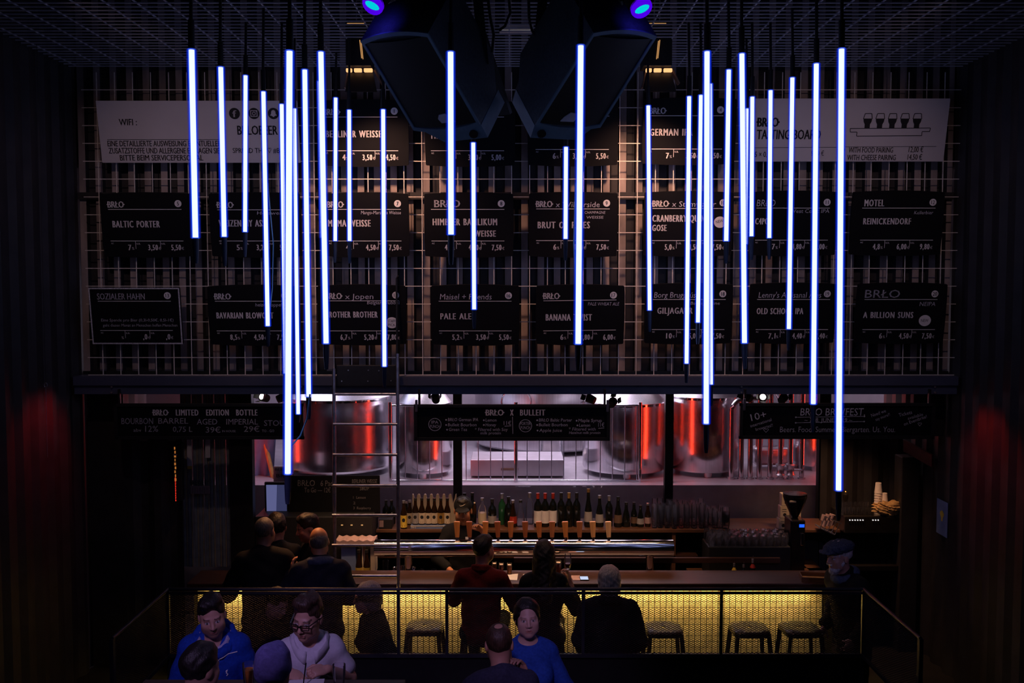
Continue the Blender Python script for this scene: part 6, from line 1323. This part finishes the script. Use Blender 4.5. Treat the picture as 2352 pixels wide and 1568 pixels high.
    # ---------------- hair
    if hair:
        kind, hm = hair; c_ = 0.0055 if fine else 0.008; hp = []
        base = [('e', hl((0, 0.020, 0.040)), Hm, (0.083, 0.101, 0.096), 0.02)]
        face = [('s', hl((0, -0.118, -0.030)), Hm, (0.083, 0.100, 0.118), 0.012), ('s', hl((0, 0.02, -0.16)), Hm, (0.13, 0.16, 0.085), 0.02)] + [('s', hl((s * 0.085, -0.02, -0.03)), Hm, (0.030, 0.045, 0.055), 0.012) for s in (-1, 1)]
        if kind == 'short': hp = base + [('e', hl((0, -0.02, 0.100)), Hm, (0.060, 0.060, 0.038), 0.03)] + face
        elif kind == 'crop': hp = [('e', hl((0, 0.020, 0.038)), Hm, (0.0800, 0.0985, 0.0925), 0.02)] + face
        elif kind == 'swept': hp = base + [('e', hl((-0.01, -0.040, 0.112)), Hm, (0.060, 0.052, 0.036), 0.03), ('e', hl((0.012, 0.01, 0.118)), Hm, (0.055, 0.07, 0.03), 0.03)] + face
        elif kind == 'bald': hp = [('e', hl((0, 0.026, 0.010)), Hm, (0.0805, 0.0965, 0.080), 0.02)] + face + [('s', hl((0, -0.02, 0.115)), Hm, (0.10, 0.115, 0.065), 0.01)]
        elif kind == 'thin': hp = [('e', hl((0, 0.020, 0.038)), Hm, (0.0800, 0.0985, 0.0925), 0.02)] + face + [('s', hl((0, 0.055, 0.125)), Hm, (0.030, 0.035, 0.025), 0.01)]
        elif kind == 'bob': hp = [('e', hl((0, 0.025, 0.035)), Hm, (0.096, 0.112, 0.103), 0.02), ('e', hl((0, 0.045, -0.05)), Hm, (0.092, 0.085, 0.10), 0.05), ('s', hl((0, -0.13, -0.05)), Hm, (0.072, 0.105, 0.115), 0.012), ('s', hl((0, -0.02, -0.19)), Hm, (0.15, 0.16, 0.085), 0.02)]
        elif kind == 'curly': hp = [('e', hl((0, 0.03, 0.045)), Hm, (0.108, 0.122, 0.108), 0.02), ('e', hl((0, 0.055, -0.05)), Hm, (0.105, 0.085, 0.10), 0.05), ('s', hl((0, -0.135, -0.05)), Hm, (0.085, 0.105, 0.125), 0.012)]
        elif kind == 'long':
            hp = base + [('e', hl((0, 0.04, 0.0)), Hm, (0.090, 0.092, 0.11), 0.04), ('c', hl((0, 0.07, -0.03)), up((0, 0.13, 0.42)), 0.085, 0.070, 0.04), ('c', hl((-0.05, 0.05, -0.06)), up((-0.09, 0.10, 0.48)), 0.05, 0.035, 0.03), ('c', hl((0.05, 0.05, -0.06)), up((0.09, 0.10, 0.48)), 0.05, 0.035, 0.03)] + face[:1]
        elif kind == 'tied':
            hp = base + [('e', hl((0, 0.04, -0.01)), Hm, (0.086, 0.085, 0.10), 0.04), ('c', hl((0, 0.09, -0.03)), hl((0.01, 0.12, -0.20)), 0.045, 0.03, 0.03), ('s', hl((0, -0.120, -0.030)), Hm, (0.074, 0.102, 0.122), 0.012)]
        lo_ = hc - 0.22 if kind != 'long' else np.minimum(hc - 0.22, up((-0.2, -0.1, 0.30))); hi_ = hc + 0.24 if kind != 'long' else np.maximum(hc + 0.2, up((0.2, 0.3, 0.5)))
        A = [np.arange(lo_[q], hi_[q], c_) for q in range(3)]; Dm = field(A, hp); am = {'curly': 0.007, 'crop': 0.0012, 'bald': 0.0008, 'thin': 0.0012}.get(kind, 0.0030); Dm = Dm + wave(A, 70 if kind != 'curly' else 95, am, 1.3)
        Vh, Qh = nets(A, Dm); skin_mesh('hair', Vh, Qh, hm, t, None, 0.05)
    if seat: SEATS.append((label, loc.x, loc.y, feet, root_z, yaw))
    if hat: hat(t, hl, Hm, cloth)
    if extras: extras(t, hl, up, cloth, Hm)
    return t
SEATS = []
def fab(k, c, rough=0.85, var=0.2, scale=60): M[k] = mat(k, c, rough, var=var, scale=scale, bump=0.15, spec=0.2)
fab('cloth_black', (0.010, 0.010, 0.012)); fab('cloth_navy', (0.010, 0.012, 0.028)); fab('cloth_blue', (0.008, 0.045, 0.36)); fab('cloth_white', (0.62, 0.60, 0.68), var=0.05); fab('cloth_red', (0.16, 0.014, 0.012))
fab('cloth_royal', (0.02, 0.07, 0.40)); fab('cloth_dusk', (0.035, 0.036, 0.075)); fab('cloth_violet', (0.20, 0.18, 0.48)); fab('cloth_lilac', (0.36, 0.34, 0.56)); fab('cloth_greyblue', (0.07, 0.09, 0.15)); fab('hat_knit', (0.045, 0.06, 0.10), scale=120, var=0.5)
def hairm(k, c): M[k] = mat(k, c, 0.5, var=0.45, scale=40, bump=0.5, stretch=(3, 3, 0.5))
hairm('hair_dark', (0.010, 0.007, 0.006)); hairm('hair_brown', (0.050, 0.026, 0.016)); hairm('hair_grey', (0.55, 0.50, 0.48)); hairm('hair_salt', (0.13, 0.11, 0.10)); hairm('hair_white', (0.50, 0.48, 0.52)); hairm('hair_greyish', (0.22, 0.21, 0.22))
# ---- extras worn or drawn on clothing
def on_cloth(t, pts, sub=5):
    # lay a line of points on the front of the garment
    from mathutils.bvhtree import BVHTree
    g = [c for c in t.children if c.name.split('.')[0] in ('jacket', 'sweater', 'polo_shirt', 'hood', 'collar')]; out = []
    tr = [BVHTree.FromPolygons([v.co for v in c.data.vertices], [p.vertices for p in c.data.polygons]) for c in g]
    for i in range(len(pts) - 1):
        for k in range(sub + (i == len(pts) - 2)):
            p = Vector(pts[i]).lerp(Vector(pts[i + 1]), k / sub); ys = [h[0].y for h in (q.ray_cast(Vector((p.x, -1, p.z)), Vector((0, 1, 0))) for q in tr) if h[0] is not None]
            out.append(Vector((p.x, (min(ys) if ys else p.y) - 0.001, p.z)))
    return out
def piping(t, up, pts, name='zip_piping', m='paper_white', r=0.0032): MB().tube(on_cloth(t, [up(p) for p in pts]), r, 6).build(name, m, t, 60)
def x_blue(t, hl, up, cloth, Hm):
    piping(t, up, [(-0.075, 0, 0.575), (-0.04, 0, 0.53), (0.012, 0, 0.465)], 'collar_edge'); piping(t, up, [(0.012, 0, 0.465), (0.05, 0, 0.515), (0.10, 0, 0.535), (0.15, 0, 0.54)])
    piping(t, up, [(0.012, 0, 0.465), (0.010, 0, 0.36), (0.008, 0, 0.24)], 'zip')
    MB().tube(on_cloth(t, [up(p) for p in ((0.082, 0, 0.425), (0.092, 0, 0.435), (0.085, 0, 0.415), (0.094, 0, 0.405), (0.086, 0, 0.395))], 3), 0.0035, 6).build('chest_emblem', 'paper_white', t)
def x_polo(t, hl, up, cloth, Hm):
    g = MB()
    for s in (-1, 1):
        for a, b in (((0.006, 0.012), (0.056, 0.015)), ((0.056, 0.015), (0.054, -0.014)), ((0.054, -0.014), (0.012, -0.016)), ((0.012, -0.016), (0.006, 0.012))):
            f = lambda q: Vector(hl((s * q[0], -0.112 + 0.35 * abs(q[0]) ** 1.25, q[1]))); g.bar(f(a), f(b), 0.006, 0.0045)
        g.bar(Vector(hl((s * 0.056, -0.104, 0.012))), Vector(hl((s * 0.086, 0.02, 0.010))), 0.007, 0.004)
    g.bar(Vector(hl((-0.007, -0.114, 0.008))), Vector(hl((0.007, -0.114, 0.008))), 0.004, 0.004); g.build('eyeglasses', 'plastic_black', t)
# ------------------------------------------------------------ the people
SK = (0.50, 0.27, 0.20); SKP = (0.58, 0.35, 0.29)
# man in the blue jacket
person('man in a bright blue hooded jacket facing us at the lower left, dark hair', 476, 1369, 6.15, 0.4, True, 8, SK, 8, (10, 12, -6), arms={'L': ((-0.235, -0.03, 0.30), (-0.20, -0.24, 0.18), None, None, 0.5), 'R': ((0.24, -0.03, 0.30), (0.20, -0.24, 0.18), None, None, 0.5)},
       top='cloth_blue', coat='jacket', hair=('swept', 'hair_dark'), beard=0.45, collar=(('hood', 'cloth_blue'), ('polo', 'cloth_lilac')), neck_cut=((0, -0.07, 0.565), (0, -0.8, 0.6)), extras=x_blue, build=0.98, brow=(0.02, 0.014, 0.012))
# man in the white polo shirt
person('man in a white polo shirt with black glasses, looking down and writing', 699, 1367, 5.85, 0.4, True, 12, (0.55, 0.30, 0.22), 14, (-26, 12, 4), hs=1.06,
       arms={'L': ((-0.225, -0.07, 0.34), (-0.125, -0.29, 0.480), (0.60, -0.70, -0.15), (0.2, 0.1, -0.95), 0.35), 'R': ((0.240, -0.08, 0.33), (0.100, -0.28, 0.470), (-0.85, -0.45, 0.10), (-0.2, 0.3, -0.9), 0.75)},
       top='cloth_white', coat='shirt', sleeves=0.3, hair=('swept', 'hair_brown'), collar=('polo', 'cloth_white'), extras=x_polo, build=0.92, neck_cut=((0, -0.07, 0.575), (0, -0.8, 0.6)), brow=(0.05, 0.03, 0.02), beard=0.2)
def h_beanie(t, hl, Hm, cloth):
    cloth('beanie', [('e', hl((0, 0.015, 0.045)), Hm, (0.094, 0.112, 0.112), 0.02), ('c', hl((0, -0.03, 0.150)), hl((0, 0.06, 0.135)), 0.016, 0.016, 0.03), ('s', hl((0, -0.05, -0.17)), Hm, (0.2, 0.2, 0.115), 0.01)], 'cloth_violet', 0.007, 0.004, noise_f=38)
person('person in a violet beanie seen from behind, lower left foreground', 617, 1493, 4.95, 0.4, True, 170, SK, 10, (0, 8, 0), hs=0.84, build=0.85, top='cloth_navy', coat='jacket', hair=('short', 'hair_dark'), hat=h_beanie)
person('dark-haired person with a lilac hood seen from behind, in front of the man in blue', 447, 1482, 4.95, 0.4, True, 160, SK, 10, (-10, 6, 0), hs=0.95, top='cloth_greyblue', coat='jacket', hair=('short', 'hair_dark'), collar=('hood', 'cloth_lilac'), fine=True)
# woman in the blue sweater and the man before her
person('woman in a royal blue sweater facing us with dark hair tied back', 1212, 1378, 6.5, 0.4, True, 8, SKP, -2, (-4, -4, -3), female=True, hs=0.98, top='cloth_royal', hair=('tied', 'hair_dark'), brow=(0.02, 0.013, 0.012), neck_cut=((0, -0.05, 0.605), (0, -0.4, 0.9)),
       arms={'L': ((-0.25, 0.0, 0.30), (-0.13, -0.22, 0.24)), 'R': ((0.25, 0.0, 0.30), (0.16, -0.22, 0.22))})
person('man with thinning brown hair in a dusky jacket seen from behind, hand at his chin', 1146, 1432, 5.95, 0.4, True, 192, (0.5, 0.26, 0.19), 12, (-12, 10, 2), top='cloth_dusk', coat='jacket', hair=('thin', 'hair_brown'), beard=0.4, build=1.08, hs=1.02,
       arms={'L': ((-0.23, -0.14, 0.34), (-0.165, -0.15, 0.565), (0.35, 0.05, 0.9), (0.75, 0.45, 0), 0.6), 'R': None})
# seated behind the mesh of the railing
def x_scarf(t, hl, up, cloth, Hm): MB().tube([Vector(hl((-0.085, -0.02, 0.05))), Vector(hl((-0.03, -0.07, 0.105))), Vector(hl((0.03, -0.07, 0.105))), Vector(hl((0.085, -0.02, 0.05)))], 0.006, 6).build('hair_band', 'cap_silver', t, 60)
person('grey-haired woman in black in profile behind the railing mesh', 836, 1338, 8.22, 0.0, True, -68, SKP, 12, (0, 4, 0), female=True, hs=1.0, top='cloth_black', coat='jacket', hair=('bob', 'hair_greyish'), fine=False, tuck=0.15)
person('dark-dressed person bending forward behind the railing mesh by the white polo', 628, 1352, 8.20, 0.0, True, 35, SKP, 22, (20, 26, 0), top='cloth_black', coat='jacket', hair=('short', 'hair_dark'), fine=False, tuck=0.12)
# at the bar
person('man in a dark red sweater seen from behind at the bar', 1110, 1231, 8.72, 0.0, True, 172, (0.55, 0.20, 0.15), 8, (-28, 2, 0), top='cloth_red', hair=('short', 'hair_dark'), build=1.12, collar=('high', 'cloth_red'), fine=False, beard=0.5,
       arms={'L': ((-0.27, -0.16, 0.30), (-0.16, -0.40, 0.30)), 'R': ((0.27, -0.16, 0.30), (0.16, -0.40, 0.30))})
wy = 8.72
person('woman with long dark hair seen from behind, raising a small glass', 1250, 1240, wy, 0.0, True, 180, (0.56, 0.30, 0.22), 8, (0, 2, 0), female=True, top='cloth_black', hair=('long', 'hair_dark'), build=1.05,
       arms={'L': ((-0.29, -0.12, 0.27), (-0.235, -0.15, 0.50), (0.10, -0.25, 0.95), (0.75, 0.0, 0.30), 0.62), 'R': ((0.25, -0.15, 0.28), (0.12, -0.38, 0.30))}, sleeves=0.72)
t = thing('tasting_glass', at(1304, 1306, 8.60), 'small stemless tasting glass held up by the long-haired woman', 'glass'); hgl = zs(1271, 8.60) - t.location.z
MB().lathe([(0.020, 0), (0.026, 0.008), (0.034, hgl * 0.45), (0.026, hgl), (0.0245, hgl), (0.032, hgl * 0.45), (0.018, 0.014)], n=18).build('glass', 'glass_clear', t, 40); MB().lathe([(0.018, 0.016), (0.029, hgl * 0.36)], n=16).build('drink', 'beer_amber', t, 40)
person('grey-haired man in a dark navy coat seen from behind at the bar', 1402, 1297, 8.38, 0.0, True, 178, SK, 4, (0, 4, 0), top='cloth_navy', coat='jacket', hair=('bob', 'hair_grey'), build=1.18, hs=1.05, collar=('scarf', 'cloth_navy'), fine=False)
person('standing man with short grey hair in a dark jacket, left end of the bar', 602, 1188, 8.55, 0.0, False, 196, (0.42, 0.2, 0.14), 6, (-26, 4, 0), top='cloth_black', coat='jacket', hair=('crop', 'hair_salt'), build=1.15, fine=False, arms={'L': ((-0.28, -0.10, 0.28), (-0.18, -0.34, 0.20)), 'R': ((0.30, -0.12, 0.26), (0.32, -0.36, 0.14))})
person('man with dark hair half hidden beyond the short-haired grey man', 630, 1180, 8.98, 0.0, False, 200, SK, 0, (0, 0, 0), top='cloth_black', coat='jacket', hair=('short', 'hair_dark'), fine=False)
person('bald man in a dark jacket, raised hand, leaning at the bar left of the ladder', 728, 1212, 8.55, 0.0, False, 192, (0.60, 0.26, 0.13), 12, (0, 16, 4), top='cloth_navy', coat='jacket', hair=('bald', 'hair_salt'), build=1.15, collar=('scarf', 'cloth_greyblue'),
       arms={'L': ((-0.26, -0.14, 0.27), (-0.12, -0.36, 0.20)), 'R': ((0.31, -0.10, 0.30), (0.23, -0.12, 0.50), (0.10, -0.25, 0.9), (-0.8, -0.2, 0.1), 0.4)})
person('person with dark hair seen in profile behind the bald man', 701, 1181, 8.98, 0.0, False, -62, (0.55, 0.24, 0.16), 4, (0, 14, 0), top='cloth_black', coat='jacket', hair=('short', 'hair_dark'), hs=0.98)
# the bartender
def h_cap(t, hl, Hm, cloth):
    cloth('cap', [('e', hl((0, 0.015, 0.050)), Hm, (0.092, 0.108, 0.098), 0.02), ('s', hl((0, 0.0, -0.10)), Hm, (0.25, 0.25, 0.132), 0.008), ('e', hl((0, -0.115, 0.045)), Hm, (0.076, 0.075, 0.010), 0.01)], 'cloth_black', 0.007)
    MB().tube([Vector(hl(p)) for p in ((-0.024, -0.094, 0.092), (-0.026, -0.096, 0.084), (-0.014, -0.099, 0.079), (0.008, -0.097, 0.086), (0.030, -0.088, 0.098))], [0.001, 0.003, 0.0045, 0.003, 0.0008], 6).build('cap_emblem', 'paper_cream', t, 60)
def x_apron(t, hl, up, cloth, Hm): MB().add([Vector(up(p)) for p in ((0.02, -0.14, 0.55), (0.07, -0.135, 0.55), (0.06, -0.15, 0.45), (0.03, -0.15, 0.45))], [(0, 1, 2, 3)]).build('paper_in_pocket', 'paper_white', t)
person('bearded bartender in a black cap behind the tap handles', 1062, 1142, 10.04, 0.0, False, 4, (0.50, 0.20, 0.10), 8, (-4, 6, 0), top='cloth_black', hair=('short', 'hair_dark'), beard=0.85, hat=h_cap, extras=x_apron, hs=1.1, brow=(0.22, 0.075, 0.025),
       arms={'L': ((-0.27, -0.08, 0.28), (-0.12, -0.30, 0.20)), 'R': ((0.33, -0.08, 0.36), (0.20, -0.14, 0.56), (-0.55, -0.25, 0.75), (-0.5, -0.5, -0.1), 0.5)}, sleeves=0.75)
p_ = bottle(1089, 1153, 9.93, zs(1180, 9.93), 'bulb', 'bottle_brown', None, 'paper_cream', 'small bottle held up in the raised hand of the bartender', 'held bottle')
# old man in the hat at the right end
def h_hat(t, hl, Hm, cloth): cloth('hat', [('e', hl((0, 0.01, 0.085)), Hm, (0.100, 0.128, 0.060), 0.02), ('e', hl((0, -0.045, 0.075)), Hm, (0.090, 0.095, 0.045), 0.03), ('e', hl((0, -0.12, 0.055)), Hm, (0.072, 0.055, 0.016), 0.02), ('s', hl((0, 0, -0.06)), Hm, (0.3, 0.3, 0.105), 0.01)], 'hat_knit', 0.006, 0.0035, noise_f=110)
def x_beard(t, hl, up, cloth, Hm): cloth('beard', [('e', hl((0, -0.055, -0.100)), Hm, (0.044, 0.048, 0.042), 0.02), ('c', hl((-0.066, -0.01, -0.03)), hl((-0.040, -0.05, -0.085)), 0.014, 0.022, 0.02), ('c', hl((0.066, -0.01, -0.03)), hl((0.040, -0.05, -0.085)), 0.014, 0.022, 0.02), ('c', hl((-0.025, -0.094, -0.050)), hl((0.025, -0.094, -0.050)), 0.009, 0.009, 0.01), ('s', hl((0, -0.105, -0.068)), Hm, (0.020, 0.016, 0.008), 0.004)], 'hair_white', 0.0055, 0.003, noise_f=90)
person('old man with knitted hat and white beard in profile, right end of the bar', 1938, 1243, 8.5, 0.0, False, -70, (0.50, 0.27, 0.22), 14, (-4, 4, 0), top='cloth_black', coat='jacket', hair=('short', 'hair_white'), hat=h_hat, extras=x_beard, collar=('scarf', 'cloth_greyblue'), hs=1.08, build=1.12, brow=(0.4, 0.38, 0.4))
# stools that carry the seated people of the upper level and of the railing
WHO = {'man in a bright blue': 'the man in the blue jacket', 'man in a white polo': 'the man in the white polo', 'person in a violet': 'the person in the violet beanie', 'dark-haired person with': 'the person with the lilac hood', 'woman in a royal': 'the woman in the royal blue sweater',
       'man with thinning': 'the man with thinning hair', 'grey-haired woman': 'the grey-haired woman', 'dark-dressed': 'the person bending forward'}
for lab, x, y, fz, rz_, yw in SEATS:
    who = next((v for k, v in WHO.items() if lab.startswith(k)), None)
    if who: s_ = bar_stool(x, y, R(yw), 'metal stool under %s' % who); s_.location.z = fz; s_.scale = (0.95, 0.95, (rz_ - fz - 0.05) / 0.76); s_['group'] = 'metal stools under the seated guests'
# things in the hands of the writer
t = thing('pen', at(703, 1540, 5.52), 'black pen in the hand of the man in the white polo', 'pen'); MB().tube([(0, 0, 0.045), (-0.012, -0.02, -0.07)], [0.004, 0.0035], 8).build('barrel', 'plastic_black', t, 50)
